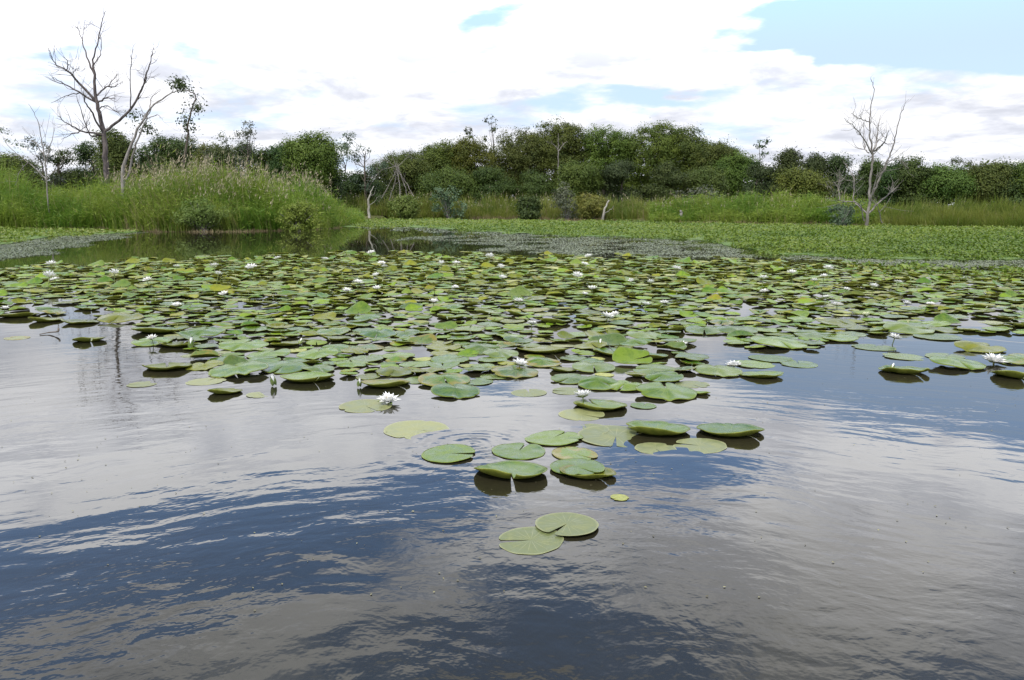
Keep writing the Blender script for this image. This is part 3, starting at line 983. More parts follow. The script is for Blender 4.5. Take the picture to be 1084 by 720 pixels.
def blades(P0, H, lean, Wd, seg=3, droop=0.35):
    """grass / reed blades: bases P0 (n,3), heights, lean vector (n,2), widths"""
    n_ = len(P0)
    s = np.linspace(0, 1, seg + 1)
    az_ = rng.uniform(0, 2 * np.pi, n_)
    bx, by = np.cos(az_), np.sin(az_)
    V = np.zeros((n_, seg + 1, 2, 3))
    for k_, u in enumerate(s):
        c = P0.copy()
        c[:, 0] += lean[:, 0] * H * u ** 1.8
        c[:, 1] += lean[:, 1] * H * u ** 1.8
        c[:, 2] += H * (u - droop * np.hypot(lean[:, 0], lean[:, 1]) * u ** 3)
        wv = Wd * (1 - u ** 1.6 * 0.96)
        V[:, k_, 0] = c + np.stack([bx * wv, by * wv, 0 * wv], -1)
        V[:, k_, 1] = c - np.stack([bx * wv, by * wv, 0 * wv], -1)
    base = np.arange(n_)[:, None] * (seg + 1) * 2
    k_ = np.arange(seg)[None, :] * 2
    F = np.stack([base + k_, base + k_ + 1, base + k_ + 3, base + k_ + 2], -1).reshape(-1, 4)
    return V.reshape(-1, 3), F


def field(x, y, sc, seed=0):
    """cheap smooth noise 0..1"""
    g = np.random.default_rng(seed)
    z = 0
    for k_ in range(7):
        a, b, c = g.normal(0, 1, 2).tolist() + [g.uniform(0, 6.28)]
        z = z + np.sin((a * x + b * y) * sc * (1 + 0.4 * k_) + c) / (1 + 0.25 * k_)
    return 0.5 + 0.5 * np.tanh(z * 0.6)


# ------------------------------------------------------------------ reeds
m_reed = leaf_mat('reed_green', (0.090, 0.180, 0.018), (0.235, 0.290, 0.044), 0.5, 0.5, 0.25, (0.27, 0.24, 0.11))
m_reed2 = leaf_mat('reed_olive', (0.090, 0.135, 0.018), (0.205, 0.220, 0.042), 0.5, 0.5, 0.25, (0.24, 0.20, 0.10))
m_plume = leaf_mat('reed_plume', (0.24, 0.20, 0.13), (0.42, 0.37, 0.26), 0.3, 0.8, 0.1)


def reed_bed(name, label, cols, n_, depth_px, mat, plume=0.0, hz=0.10, cat='reeds', dry=0.06, wd=(0.010, 0.024), pl_rng=None, leafs=0):
    """cols: list of (px, base py, top py) describing the front row; the bed runs back depth_px metres"""
    cols = np.array(cols, float)
    # sample across in px, back in metres
    px = rng.uniform(cols[0, 0], cols[-1, 0], n_)
    back = rng.beta(0.9, 1.5, n_) * depth_px
    by = np.interp(px, cols[:, 0], cols[:, 1])
    ty = np.interp(px, cols[:, 0], cols[:, 2])
    base = ground_v(px, by)
    Y0 = base[:, 1]
    Yn = Y0 + back
    Xn = (px - 542) / FPX * (CP * 1 + 0) * Yn / 1.0
    Xn = base[:, 0] / base[:, 1] * Yn
    # height: top of the bed in the photo at that column
    dz = -SP + (360 - ty) / FPX * CP
    dyv = CP + (360 - ty) / FPX * SP
    Htop = CAMH + dz / dyv * (Y0 + depth_px * 0.55)
    clump = field(Xn, Yn, 1.1, 3)
    grow = 0.45 + 0.55 * np.clip(back / (depth_px * 0.45), 0, 1)
    H = Htop * grow * (0.72 + 0.36 * clump) * rng.normal(1.04, 0.13, n_)
    H = np.clip(H, 0.2, None)
    z0 = np.clip(ground_z(Xn, Yn), -0.2, 2)
    P0 = np.stack([Xn, Yn, z0], -1)
    H = np.clip(H - np.clip(z0, 0, 1), 0.2, None)
    la = field(Xn, Yn, 0.5, 11) * 6.28 + rng.normal(0, 1.0, n_)
    ls = np.abs(rng.normal(0.24, 0.2, n_))
    lean = np.stack([np.cos(la) * ls, np.sin(la) * ls], -1)
    V, F = blades(P0, H, lean, rng.uniform(*wd, n_) * (Yn / 35))
    tint = np.clip(field(Xn, Yn, 0.8, 21) * 0.75 + rng.normal(0, 0.15, n_), 0, 0.78)
    dr = rng.random(n_) < dry
    if pl_rng: dr |= (px > pl_rng[0]) & (px < pl_rng[1] - 90) & (rng.random(n_) < .28)
    tint = np.where(dr, rng.uniform(0.84, 1.0, n_), tint)
    T = np.repeat(tint, 8)
    mats = [mat]
    if leafs:
        q = np.repeat(np.arange(n_), leafs)
        u = rng.uniform(.25, .98, len(q))
        C = P0[q] + np.stack([lean[q, 0] * H[q] * u ** 1.8, lean[q, 1] * H[q] * u ** 1.8, H[q] * u], -1)
        a_ = rng.uniform(0, 6.28, len(q))
        ax = np.stack([np.cos(a_), np.sin(a_), rng.uniform(-.5, .9, len(q))], -1)
        Ll = rng.uniform(.10, .22, len(q))
        C = C + unit(ax) * Ll[:, None] * .8
        N_ = unit(rng.normal(0, .35, C.shape) + [0, 0, 1])
        Lv, Lf = leaf_quads(C, N_, ax, Ll, rng.uniform(.012, .022, len(q)) * Y0.mean() / 34, -.15)
        F = np.concatenate([F, Lf + len(V)])
        V = np.concatenate([V, Lv])
        T = np.concatenate([T, np.repeat(np.clip(tint[q] + rng.normal(.05, .12, len(q)), 0, .8), 4)])
    mi_ = np.zeros(len(F))
    if plume:
        sel = rng.random(n_) < plume * np.clip((H / Htop - 0.55) * 3, 0, 1)
        if pl_rng: sel &= (px > pl_rng[0]) & (px < pl_rng[1])
        q = np.where(sel)[0]
        tip = P0[q] + np.stack([lean[q, 0] * H[q], lean[q, 1] * H[q], H[q] * 0.98], -1)
        m_ = 4
        C = np.repeat(tip, m_, 0) + rng.normal(0, 1, (len(q) * m_, 3)) * np.array([.035, .035, .11])
        N_ = unit(rng.normal(0, 1, C.shape) + [0, -0.6, 0])
        Lv, Lf = leaf_quads(C, N_, np.tile([0.25, 0, 1.0], (len(C), 1)) + rng.normal(0, .2, C.shape), rng.uniform(.06, .11, len(C)), rng.uniform(.009, .018, len(C)))
        F = np.concatenate([F, Lf + len(V)])
        V = np.concatenate([V, Lv])
        T = np.concatenate([T, np.repeat(rng.random(len(C)), 4)])
        mi_ = np.concatenate([mi_, np.ones(len(Lf))])
        mats.append(m_plume)
    o = link_mesh(name, V, F, mats, None, midx=mi_, tint=T)
    return tag(o, label, cat, kind='stuff')


reed_bed('reed_bed', 'tall green reeds with pale plumes on the left bank', [(-160, 243, 165), (0, 243, 178), (16, 243, 178), (34, 243, 200), (80, 243, 199), (112, 243, 186), (160, 245, 178), (230, 245, 180), (290, 244, 184), (335, 243, 194), (362, 240, 212), (385, 236, 222)],
         30000, 7.0, m_reed, plume=0.22, pl_rng=(120, 345), leafs=1, dry=.10)
reed_bed('reed_bed', 'low reed band along the far shore under the trees', [(350, 233, 206), (400, 232, 206), (440, 232, 206), (520, 232, 207), (610, 233, 208), (680, 234, 209), (720, 236, 209)],
         16000, 5.0, m_reed2, plume=0.03, dry=0.14)
reed_bed('reed_bed', 'green rounded reed bank right of the middle of the far shore', [(690, 236, 212), (740, 236, 208), (800, 237, 205), (850, 238, 204), (890, 238, 207), (930, 239, 214)],
         14000, 5.0, m_reed, plume=0.02, dry=0.10, leafs=1)
reed_bed('reed_bed', 'tall olive reeds on the right shore', [(915, 239, 215), (960, 240, 211), (1010, 241, 209), (1084, 242, 210), (1250, 242, 208)],
         15000, 5.0, m_reed2, plume=0.0, dry=0.05)
# dry straw at the foot of the reeds
reed_bed('dry_straw', 'brown dry straw at the water edge below the left reeds', [(20, 244, 236), (110, 244, 235), (170, 246, 237), (240, 246, 238), (330, 244, 237), (365, 241, 235)], 5000, 0.8,
         leaf_mat('straw', (0.11, 0.085, 0.045), (0.22, 0.18, 0.10), 0.2, 0.8, 0.1), cat='straw')
reed_bed('dry_straw', 'brown dry straw fringe at the foot of the far reeds', [(500, 233, 225), (560, 233, 225), (700, 236, 229), (800, 238, 229), (900, 239, 231), (930, 240, 234)], 4200, 0.8,
         leaf_mat('straw_far', (0.10, 0.08, 0.04), (0.20, 0.16, 0.085), 0.2, 0.8, 0.1), cat='straw')


# ------------------------------------------------------------------ floating plant mats
def poly_sample(poly, n_):
    X_, Y_ = np.array([p[0] for p in poly], float), np.array([p[1] for p in poly], float)
    px = rng.uniform(X_.min(), X_.max(), n_ * 3)
    py = rng.uniform(Y_.min(), Y_.max(), n_ * 3)
    jx, jy = px + 10 * np.sin(py * 0.9 + px * .03) + 6 * np.sin(px * 0.21), py + 1.0 * np.sin(px * .06) + .8 * np.sin(px * .17 + 2)
    k_ = inside(jx, jy, X_, Y_)
    return px[k_][:n_], py[k_][:n_]


MAT_R = [(330, 235), (420, 231.5), (700, 235), (900, 238), (1084, 241), (1140, 241), (1140, 276), (1084, 275), (960, 275), (900, 273), (820, 269), (775, 262), (740, 254), (640, 251), (540, 248), (490, 243), (400, 240), (345, 240)]
m_mat = leaf_mat('mat_leaf', (0.062, 0.115, 0.010), (0.165, 0.215, 0.022), 0.3, 0.45, 0.35, (0.19, 0.21, 0.06))


def leaf_mat_field(name, label, poly, n_, mat, hmax, size, flat, cat, dens=None):
    px, py = poly_sample(poly, n_)
    g0 = ground_v(px, py)
    if dens is not None:
        k_ = dens(px, py, g0)
        px, py, g0 = px[k_], py[k_], g0[k_]
    n2 = len(px)
    hh = hmax * (0.10 + 1.1 * field(g0[:, 0], g0[:, 1], 0.9, 5) ** 2) * rng.uniform(0.15, 1, n2)
    C = g0.copy()
    C[:, 0] += rng.normal(0, .05, n2); C[:, 1] += rng.normal(0, .15, n2)
    C[:, 2] = hh + 0.006
    N_ = unit(rng.normal(0, 1, (n2, 3)) * flat + [0, -0.15 * flat, 1.0])
    sz = rng.uniform(*size, n2) * (0.6 + g0[:, 1] / 35)
    V, F = leaf_quads(C, N_, rng.normal(0, 1, (n2, 3)), sz, sz * rng.uniform(.5, .75, n2), 0.12)
    tint = np.clip(field(g0[:, 0], g0[:, 1], 0.7, 31) * 0.35 + field(g0[:, 0], g0[:, 1], 0.18, 37) * 0.35 + np.clip((g0[:, 1] - 18) / 20, 0, 1) * .2 + rng.normal(0.0, 0.22, n2), 0, 1)
    o = link_mesh(name, V, F, mat, None, tint=np.repeat(tint, 4))
    return tag(o, label, cat, kind='stuff')


leaf_mat_field('floating_weed', 'bright green carpet of floating leafy weed before the far reeds', MAT_R, 100000, m_mat, 0.15, (0.020, 0.042), 0.6, 'water weed')
m_sheet, t = new_mat('weed_bed')
geo = t.add('ShaderNodeNewGeometry')
n = t.noise(geo.outputs['Position'], 5.0, 6, 0.65)
n_b = t.noise(geo.outputs['Position'], 0.5, 3, 0.6)
gc = t.mix(t.ramp(n, 0.35, 0.65), (0.035, 0.075, 0.010), (0.10, 0.165, 0.024))
gc = t.mix(t.ramp(n_b, 0.45, 0.65, 0, .5), gc, (0.10, 0.13, 0.03))
bp = t.add('ShaderNodeBump', ins={'Strength': 1.0, 'Distance': 0.06, 'Height': n})
p = t.add('ShaderNodeBsdfPrincipled', ins={'Base Color': gc, 'Roughness': 0.7, 'Specular IOR Level': 0.2, 'Normal': bp.outputs[0]})
out(t, p.outputs[0])


def sheet(name, label, poly, z, mat, cat, inset=0.0):
    """a low irregular floating sheet with a rounded rim"""
    P_ = []
    n_ = len(poly)
    for i_ in range(n_):
        a, b = np.array(poly[i_], float), np.array(poly[(i_ + 1) % n_], float)
        m_ = max(2, int(np.hypot(*(b - a)) / 4))
        for u in np.linspace(0, 1, m_, endpoint=False):
            P_.append(a * (1 - u) + b * u)
    P_ = np.array(P_)
    jx = P_[:, 0] + rng.normal(0, 2, len(P_))
    jy = P_[:, 1] + 0.5 * np.sin(P_[:, 0] * .19) + .5 * np.sin(P_[:, 0] * .053 + 1) + rng.normal(0, .12, len(P_))
    G = ground_v(jx, np.maximum(jy, 228))
    me = bpy.data.meshes.new(name)
    import bmesh
    bm = bmesh.new()
    vs_ = [bm.verts.new((g[0], g[1], z)) for g in G]
    f = bm.faces.new(vs_)
    r_ = bmesh.ops.extrude_face_region(bm, geom=[f])
    for v in [e for e in r_['geom'] if isinstance(e, bmesh.types.BMVert)]:
        v.co.z = -0.05
    bmesh.ops.triangulate(bm, faces=[f_ for f_ in bm.faces if len(f_.verts) > 4])
    bmesh.ops.recalc_face_normals(bm, faces=bm.faces)
    bm.to_mesh(me); bm.free()
    me.materials.append(mat)
    o = bpy.data.objects.new(name, me)
    COL.objects.link(o)
    return tag(o, label, cat, kind='stuff')


sheet('weed_bed', 'matted green bed under the floating weed carpet', MAT_R, 0.025, m_sheet, 'water weed')
MAT_L = [(-60, 236), (60, 238), (128, 243), (150, 245), (120, 247.5), (60, 250), (30, 254), (0, 259), (-60, 262)]
leaf_mat_field('floating_weed', 'green weedy carpet at the left edge before the reeds', MAT_L, 7000, m_mat, 0.12, (0.030, 0.06), 0.6, 'water weed')
sheet('weed_bed', 'matted green bed at the left edge before the reeds', MAT_L, 0.022, m_sheet, 'water weed')

m_scum = leaf_mat('scum_leaf', (0.095, 0.118, 0.048), (0.165, 0.185, 0.095), 0.1, 0.42, 0.4, (0.07, 0.11, 0.03))
GREY_R = [(470, 250), (520, 248), (640, 251), (740, 255), (778, 264), (800, 272), (740, 274), (660, 273), (560, 269), (500, 266), (540, 262), (480, 256), (420, 254)]


def streaks(px, py, g):
    return (field(px * 0.05, py * 0.9, 1.0, 44) + rng.normal(0, .12, len(px))) > 0.30


leaf_mat_field('floating_scum', 'grey-green film of tiny floating leaves between open water and lily pads', GREY_R, 32000, m_scum, 0.012, (0.015, 0.030), 0.08, 'water weed', streaks)
GREY_R2 = [(830, 270), (900, 274), (960, 276), (1140, 276), (1140, 286), (1000, 284), (900, 279), (830, 275)]
leaf_mat_field('floating_scum', 'grey film of tiny floating leaves at the right edge', GREY_R2, 9000, m_scum, 0.03, (0.016, 0.030), 0.08, 'water weed', streaks)
GREY_L = [(-40, 262), (0, 258), (40, 254), (100, 248), (165, 246), (110, 255), (60, 263), (40, 272), (0, 276), (-40, 278)]
leaf_mat_field('floating_scum', 'grey film of tiny floating leaves along the left edge of the open water', GREY_L, 12000, m_scum, 0.010, (0.015, 0.030), 0.08, 'water weed')
GREY_M = [(380, 238), (470, 241), (560, 246), (660, 250), (560, 250), (470, 247), (400, 243)]
leaf_mat_field('floating_scum', 'thin grey streaks of floating leaves before the far weed carpet', GREY_M, 2500, m_scum, 0.01, (0.03, 0.05), 0.06, 'water weed', streaks)
# small weed leaves between the right far lily pads
GREEN_R = [(880, 280), (960, 280), (1000, 284), (1140, 284), (1140, 300), (1040, 298), (940, 290)]
leaf_mat_field('floating_weed', 'small green weed leaves behind the right part of the lily pads', GREEN_R, 900, m_mat, 0.06, (0.025, 0.05), 0.6, 'water weed')

# ------------------------------------------------------------------ trees
m_bark = bark_mat('bark_dark', (0.05, 0.042, 0.032), (0.12, 0.10, 0.08))
m_dead = bark_mat('dead_wood', (0.13, 0.115, 0.105), (0.27, 0.25, 0.23))
m_dead2 = bark_mat('dead_wood_dark', (0.050, 0.041, 0.040), (0.125, 0.105, 0.098))
m_dead3 = bark_mat('dead_wood_grey', (0.10, 0.09, 0.08), (0.22, 0.20, 0.18))
m_pale = bark_mat('dead_wood_pale', (0.20, 0.185, 0.16), (0.34, 0.32, 0.28))
LEAF = {
    'round': leaf_mat('crown_olive', (0.042, 0.063, 0.010), (0.110, 0.125, 0.019), 0.28, 0.55, 0.2, vary=True),
    'dark': leaf_mat('crown_dark', (0.024, 0.042, 0.011), (0.062, 0.084, 0.018), 0.25, 0.55, 0.2, vary=True),
    'airy': leaf_mat('crown_grey', (0.060, 0.078, 0.042), (0.125, 0.140, 0.080), 0.3, 0.55, 0.25, vary=True),
    'pale': leaf_mat('foliage_pale', (0.085, 0.120, 0.020), (0.185, 0.205, 0.050), 0.4, 0.55, 0.2, vary=True),
    'light': leaf_mat('crown_light', (0.044, 0.068, 0.012), (0.108, 0.128, 0.023), 0.3, 0.55, 0.2, vary=True),
}


def crown(lobes, n_clump, per, csize, lsize, g, flat=0.75):
    """lobes: rows (x,y,z,rx,ry,rz). leaf clumps spread through and over the lobes"""
    lobes = np.array(lobes, float)
    wts = (lobes[:, 3] * lobes[:, 5]) ** 1.0
    idx = g.choice(len(lobes), n_clump, p=wts / wts.sum())
    d = unit(g.normal(0, 1, (n_clump, 3)))
    rad_ = g.uniform(0.45, 1.0, n_clump) ** 0.5
    rad_ *= 1 + g.normal(0, 0.07, n_clump)
    C = lobes[idx, :3] + d * lobes[idx, 3:] * rad_[:, None]
    ct = np.clip(g.normal(0.5, 0.22, n_clump), 0, 1)
    s = csize * g.uniform(0.6, 1.3, n_clump)
    cc = np.repeat(C, per, 0)
    off = g.normal(0, 1, cc.shape) * np.repeat(s, per)[:, None] * np.array([1, 1, flat]) * 0.5
    L = cc + off
    N_ = unit(g.normal(0, .62, L.shape) + np.repeat(d, per, 0) * 0.8 + unit(off) * 0.9 + [0, 0, 0.5])
    sz = lsize * g.uniform(0.6, 1.3, len(L))
    V, F = leaf_quads(L, N_, g.normal(0, 1, L.shape) + [0, 0, -0.4], sz, sz * 0.55, 0.1)
    T = np.repeat(np.clip(np.repeat(ct, per) + g.normal(0, 0.06, len(L)), 0, 1), 4)
    return V, F, T, C


def tree(kind, px, top, wpx, Y, label, bot=None, seed=0, group='trees beyond the reeds', dens=1.0):
    g = np.random.default_rng(1000 + seed)
    base = at(px, 215, Y)
    base[2] = float(ground_z(base[0], base[1])) - 0.05
    H = at(px, top, Y)[2] - base[2]
    rw = 0.5 * wpx * Y / FPX
    root = empty('tree', base)
    rw *= 1.0
    lobes = []
    if kind in ('round', 'light'):
        b0 = 0.06 * H
        cz = (H + b0) / 2
        lobes.append((0, 0, H * 0.60, rw * .80, rw * .75, H * .36))
        for _ in range(7):
            a, u = g.uniform(0, 6.28), g.uniform(.35, .62)
            zc = g.uniform(.22, .84) * H
            q = 1 - abs(zc / H - .45) * 0.9
            lobes.append((math.cos(a) * rw * u * q, math.sin(a) * rw * u * q, zc, rw * .45, rw * .45, min(H * .17, H - zc)))
        nc, per, cs, ls, mt = int(380 * dens * max(1, rw / 2)), 80, 0.55, 0.075, LEAF[kind]
    elif kind == 'dark':
        for _ in range(10):
            zc = g.uniform(.18, .93)
            q = (1 - zc) ** 0.5 * 0.95 + 0.16
            a = g.uniform(0, 6.28)
            u = g.uniform(0, .6)
            lobes.append((math.cos(a) * rw * u * q, math.sin(a) * rw * u * q, zc * H * .95, rw * .5 * q + .12, rw * .5 * q + .12, H * .10))
        nc, per, cs, ls, mt = int(230 * dens * max(1, rw / 2)), 66, 0.50, 0.072, LEAF['dark']
    elif kind == 'airy':
        for _ in range(9):
            zc = g.uniform(.30, .97)
            a = g.uniform(0, 6.28)
            u = g.uniform(.2, .9)
            lobes.append((math.cos(a) * rw * u, math.sin(a) * rw * u * .8, zc * H * .97, rw * .22 + .12, rw * .22 + .12, H * .055))
        nc, per, cs, ls, mt = int(46 * dens * max(1, rw / 2)), 34, 0.34, 0.068, LEAF['airy']
    else:                                     # 'tuft': long bare stem, one small head of leaves
        lobes.append((0, 0, H - rw * .8, rw * .8, rw * .8, rw * .6))
        lobes.append((rw * .5, 0, H - rw * 2.0, rw * .45, rw * .4, rw * .3))
        lobes.append((-rw * .5, .1, H - rw * 3.0, rw * .35, rw * .4, rw * .3))
        nc, per, cs, ls, mt = 20, 20, 0.22, 0.08, LEAF['dark']
    V, F, T, C = crown(lobes, nc, per, cs, ls, g)
    V[:, 2] = np.maximum(V[:, 2], 0.05)
    link_mesh('crown', V, F, mt, root, tint=T)
    # trunk and limbs reaching into the crown
    r0 = {'tuft': 0.012, 'airy': 0.018}.get(kind, 0.032) * H
    wig = g.normal(0, 0.03 * H, (3, 2))
    trunk = smooth_path([(0, 0, 0), (wig[0, 0], wig[0, 1], H * .3), (wig[1, 0] * 1.5, wig[1, 1], H * .62), (wig[2, 0], wig[2, 1], H * (.93 if kind == 'tuft' else .74))], 4)
    paths = [(trunk, np.linspace(r0, r0 * .2, len(trunk)))]
    for c_ in C[g.choice(len(C), min(len(C), 14 if kind != 'tuft' else 5), replace=False)]:
        zb = float(np.clip(c_[2] - g.uniform(.12, .3) * H, .12 * H, H * .9))
        kx = np.argmin(np.abs(trunk[:, 2] - zb))
        s_ = trunk[kx]
        mid = (s_ + c_) / 2 + g.normal(0, .04 * H, 3) + [0, 0, -.02 * H]
        pth = smooth_path([s_, mid, c_], 3)
        rr_ = r0 * .4 * (1 - 0.7 * zb / H)
        paths.append((pth, np.linspace(rr_, rr_ * .25, len(pth))))
    V, F = tubes(paths, 5)
    link_mesh('trunk', V, F, m_bark, root, smooth=True)
    return tag(root, label, 'tree', group)


TREES = [
    # kind, px, top, width, Y
    ('airy', 8, 124, 52, 58, 'loose grey-green gum tree at the left edge of the tree line'),
    ('airy', 44, 142, 44, 60, 'loose grey-green tree, second from the left edge of the tree line'),
    ('dark', 72, 143, 44, 62, 'dark bushy tree left behind the big dead tree'),
    ('light', 14, 165, 60, 56, 'low olive tree at the left edge behind the reeds'),
    ('dark', 98, 150, 46, 64, 'dark tree right behind the trunk of the big dead tree'),
    ('light', 127, 136, 40, 62, 'upright olive tree just right of the big dead trunk'),
    ('dark', 158, 141, 44, 64, 'dark tree behind the leaning pale dead stems'),
    ('dark', 187, 133, 48, 60, 'tall dark green tree under the spindly leafy stem'),
    ('airy', 222, 141, 44, 62, 'loose dark tree between the spindly stem and the forked grey tree'),
    ('dark', 240, 136, 42, 60, 'dark upright tree left of the forked grey tree'),
    ('airy', 262, 128, 34, 58, 'forked grey-green tree with a tuft on top over the left reeds'),
    ('dark', 280, 148, 34, 62, 'low dark pointed tree right of the forked grey tree'),
    ('dark', 300, 146, 36, 62, 'dark tree next to the big dense one above the left reeds'),
    ('light', 331, 134, 58, 58, 'big dense green tree above the right end of the left reeds'),
    ('dark', 352, 158, 40, 60, 'low dark tree at the right foot of the big dense one'),
    ('airy', 366, 148, 30, 64, 'thin grey tree left of the airy see-through tree'),
    ('airy', 388, 136, 42, 62, 'airy see-through grey tree standing in the gap of the tree line'),
    ('dark', 382, 178, 60, 64, 'low dark bush-like tree under the airy see-through tree'),
    ('round', 432, 158, 58, 66, 'low rounded tree at the left end of the tall round grove'),
    ('round', 462, 150, 56, 68, 'rounded olive tree, second from the left of the round grove'),
    ('round', 497, 142, 56, 68, 'rounded olive tree left below the tuft in the round grove'),
    ('dark', 520, 168, 62, 60, 'dark front tree at the left of the round grove'),
    ('tuft', 519, 121, 14, 70, 'thin stem with a leafy tuft rising over the round grove'),
    ('tuft', 497, 134, 10, 70, 'short stem with a small tuft left of the taller tuft'),
    ('round', 548, 136, 60, 70, 'rounded olive tree right of the tall tuft in the grove'),
    ('round', 590, 127, 64, 70, 'highest domed tree of the round grove, around a pale dead trunk'),
    ('round', 640, 131, 66, 70, 'broad domed tree right of the highest one in the grove'),
    ('round', 686, 134, 66, 70, 'broad domed tree in the middle right of the round grove'),
    ('round', 724, 136, 60, 70, 'domed dark-topped tree at the right shoulder of the grove'),
    ('round', 757, 146, 52, 68, 'rounded tree stepping down at the right end of the grove'),
    ('round', 780, 158, 50, 66, 'lowest rounded tree at the right end of the grove'),
    ('dark', 566, 174, 58, 60, 'dark front tree below the highest dome of the grove'),
    ('dark', 655, 166, 62, 60, 'dark front tree in the middle of the round grove'),
    ('light', 612, 172, 52, 60, 'olive front tree between two dark ones in the grove'),
    ('dark', 705, 172, 60, 60, 'dark front tree on the right side of the round grove'),
    ('light', 744, 176, 50, 60, 'olive front tree low at the right side of the grove'),
    ('round', 474, 178, 62, 60, 'low olive front tree at the left side of the round grove'),
    ('tuft', 803, 145, 16, 66, 'thin stem with a round leafy tuft right of the grove'),
    ('dark', 805, 166, 44, 62, 'dark tree under the round tuft right of the grove'),
    ('dark', 832, 151, 40, 60, 'upright dark tree with ragged top right of the round tuft'),
    ('dark', 861, 156, 38, 62, 'upright dark tree left of the right dead tree'),
    ('dark', 888, 160, 42, 62, 'dark tree just left behind the right dead tree'),
    ('dark', 915, 163, 44, 64, 'dark tree directly behind the right dead tree'),
    ('light', 850, 180, 60, 58, 'low olive tree below the ragged dark ones right of the grove'),
    ('dark', 945, 165, 40, 62, 'dark tree just right behind the right dead tree'),
    ('dark', 967, 155, 42, 60, 'tall dark tree with a forked top right of the dead tree'),
    ('light', 998, 175, 64, 60, 'low broad olive tree right of the forked dark tree'),
    ('airy', 1016, 166, 30, 64, 'thin pointed grey tree behind the broad olive one'),
    ('light', 1038, 174, 50, 60, 'low olive tree, third from the right edge of the tree line'),
    ('dark', 1062, 163, 46, 60, 'taller dark green tree near the right edge of the tree line'),
    ('light', 1090, 172, 50, 60, 'olive tree cut by the right edge of the tree line'),
    ('dark', 30, 158, 52, 66, 'dark bushy tree low behind the bare grey sapling'),
    ('dark', 112, 158, 56, 68, 'low dark tree filling the gap behind the big dead trunk'),
    ('dark', 207, 143, 46, 66, 'dark tree just right of the spindly leafy stem'),
    ('light', 228, 147, 46, 64, 'olive tree behind the loose dark one above the left reeds'),
    ('dark', 262, 150, 50, 66, 'dark tree standing right behind the forked grey-green tree'),
    ('light', 310, 150, 46, 66, 'olive tree behind the left flank of the big dense green tree'),
    ('dark', 402, 172, 40, 68, 'low dark tree at the foot of the fan of dead stems'),
    ('dark', 176, 152, 60, 68, 'low wide dark tree between the leaning stems and the spindly tree'),
    ('dark', 820, 172, 60, 68, 'low dark tree behind the round leafy tuft right of the grove'),
    ('dark', 930, 176, 60, 70, 'low dark tree closing the gap behind the right dead tree'),
]
for k_, (kd, px, top, wpx, Y, lab) in enumerate(TREES):
    Y = Y + (11 if 412 < px < 790 else 0)
    top = top - (5 if kd == 'round' and 530 < px < 740 else 0)
    tree(kd, px, top, wpx * {'round': 1.22, 'dark': 1.3 if px < 400 else 1.15}.get(kd, 1.1), Y, lab, seed=k_)

# far wood closing the gaps behind
far_l = []
for k_ in range(60):
    px = -150 + k_ * 23 + rng.normal(0, 5)
    if 374 < px < 398: continue
    b = at(px, 215, 92 + rng.uniform(0, 10))
    hgt = rng.uniform(3.0, 5.0)
    far_l.append((b[0], b[1], hgt * .5 + .4, 2.0, 1.8, hgt * .5))
V, F, T, C = crown(far_l, 2600, 18, 0.7, 0.20, rng)
V[:, 2] = np.maximum(V[:, 2], 0.1)
fw = link_mesh('far_wood', V, F, LEAF['dark'], None, tint=T)
tag(fw, 'dark low wood closing the gaps behind the tree line', 'wood', kind='stuff')

# shrubs
SHRUBS = [
    ('pale', 628, 203, 36, 56, 'yellowish rounded shrub in the far reeds left of the pale stump'),
    ('dark', 560, 207, 26, 57, 'small dark shrub in the far reeds left of the yellowish one'),
    ('pale', 428, 203, 36, 58, 'green willow-like shrub in the far reeds'),
    ('airy', 738, 196, 46, 54, 'grey twiggy shrub above the far reeds right of the middle'),
    ('airy', 600, 192, 34, 57, 'pale grey shrub before the dark trees of the grove'),
    ('airy', 475, 193, 34, 60, 'brownish grey shrub at the foot of the low round trees'),
    ('pale', 214, 209, 60, 32.5, 'pale olive bush at the water edge before the left reeds'),
    ('pale', 315, 214, 44, 33, 'green bush at the right end of the left reeds'),
    ('airy', 893, 212, 30, 39.5, 'grey bush at the left foot of the right dead tree'),
]
for k_, (kd, px, top, wpx, Y, lab) in enumerate(SHRUBS):
    g = np.random.default_rng(500 + k_)
    b = at(px, 228, Y)
    b[2] = max(-.05, float(ground_z(b[0], b[1])) - .05)
    H = at(px, top, Y)[2] - b[2]
    rw = .5 * wpx * Y / FPX
    root = empty('shrub', b)
    lb = [(g.normal(0, .3) * rw, g.normal(0, .3) * rw, H * g.uniform(.12, .74), rw * .62, rw * .5, H * .26) for _ in range(7)]
    V, F, T, C = crown(lb, 190 if kd != 'airy' else 70, 22, .22 * max(1, Y / 45), .065 * Y / 45, g)
    V[:, 2] = np.clip(V[:, 2], .02, None)
    link_mesh('foliage', V, F, LEAF[kd], root, tint=T)
    ps = []
    for c_ in C[:16]:
        q = smooth_path([(g.normal(0, .08), g.normal(0, .08), 0), c_ * np.array([.4, .4, .55]), c_], 3)
        ps.append((q, np.linspace(.025, .008, len(q))))
    V, F = tubes(ps, 5)
    link_mesh('stem', V, F, m_dead, root, smooth=True)
    tag(root, lab, 'shrub', 'shrubs at the shore')


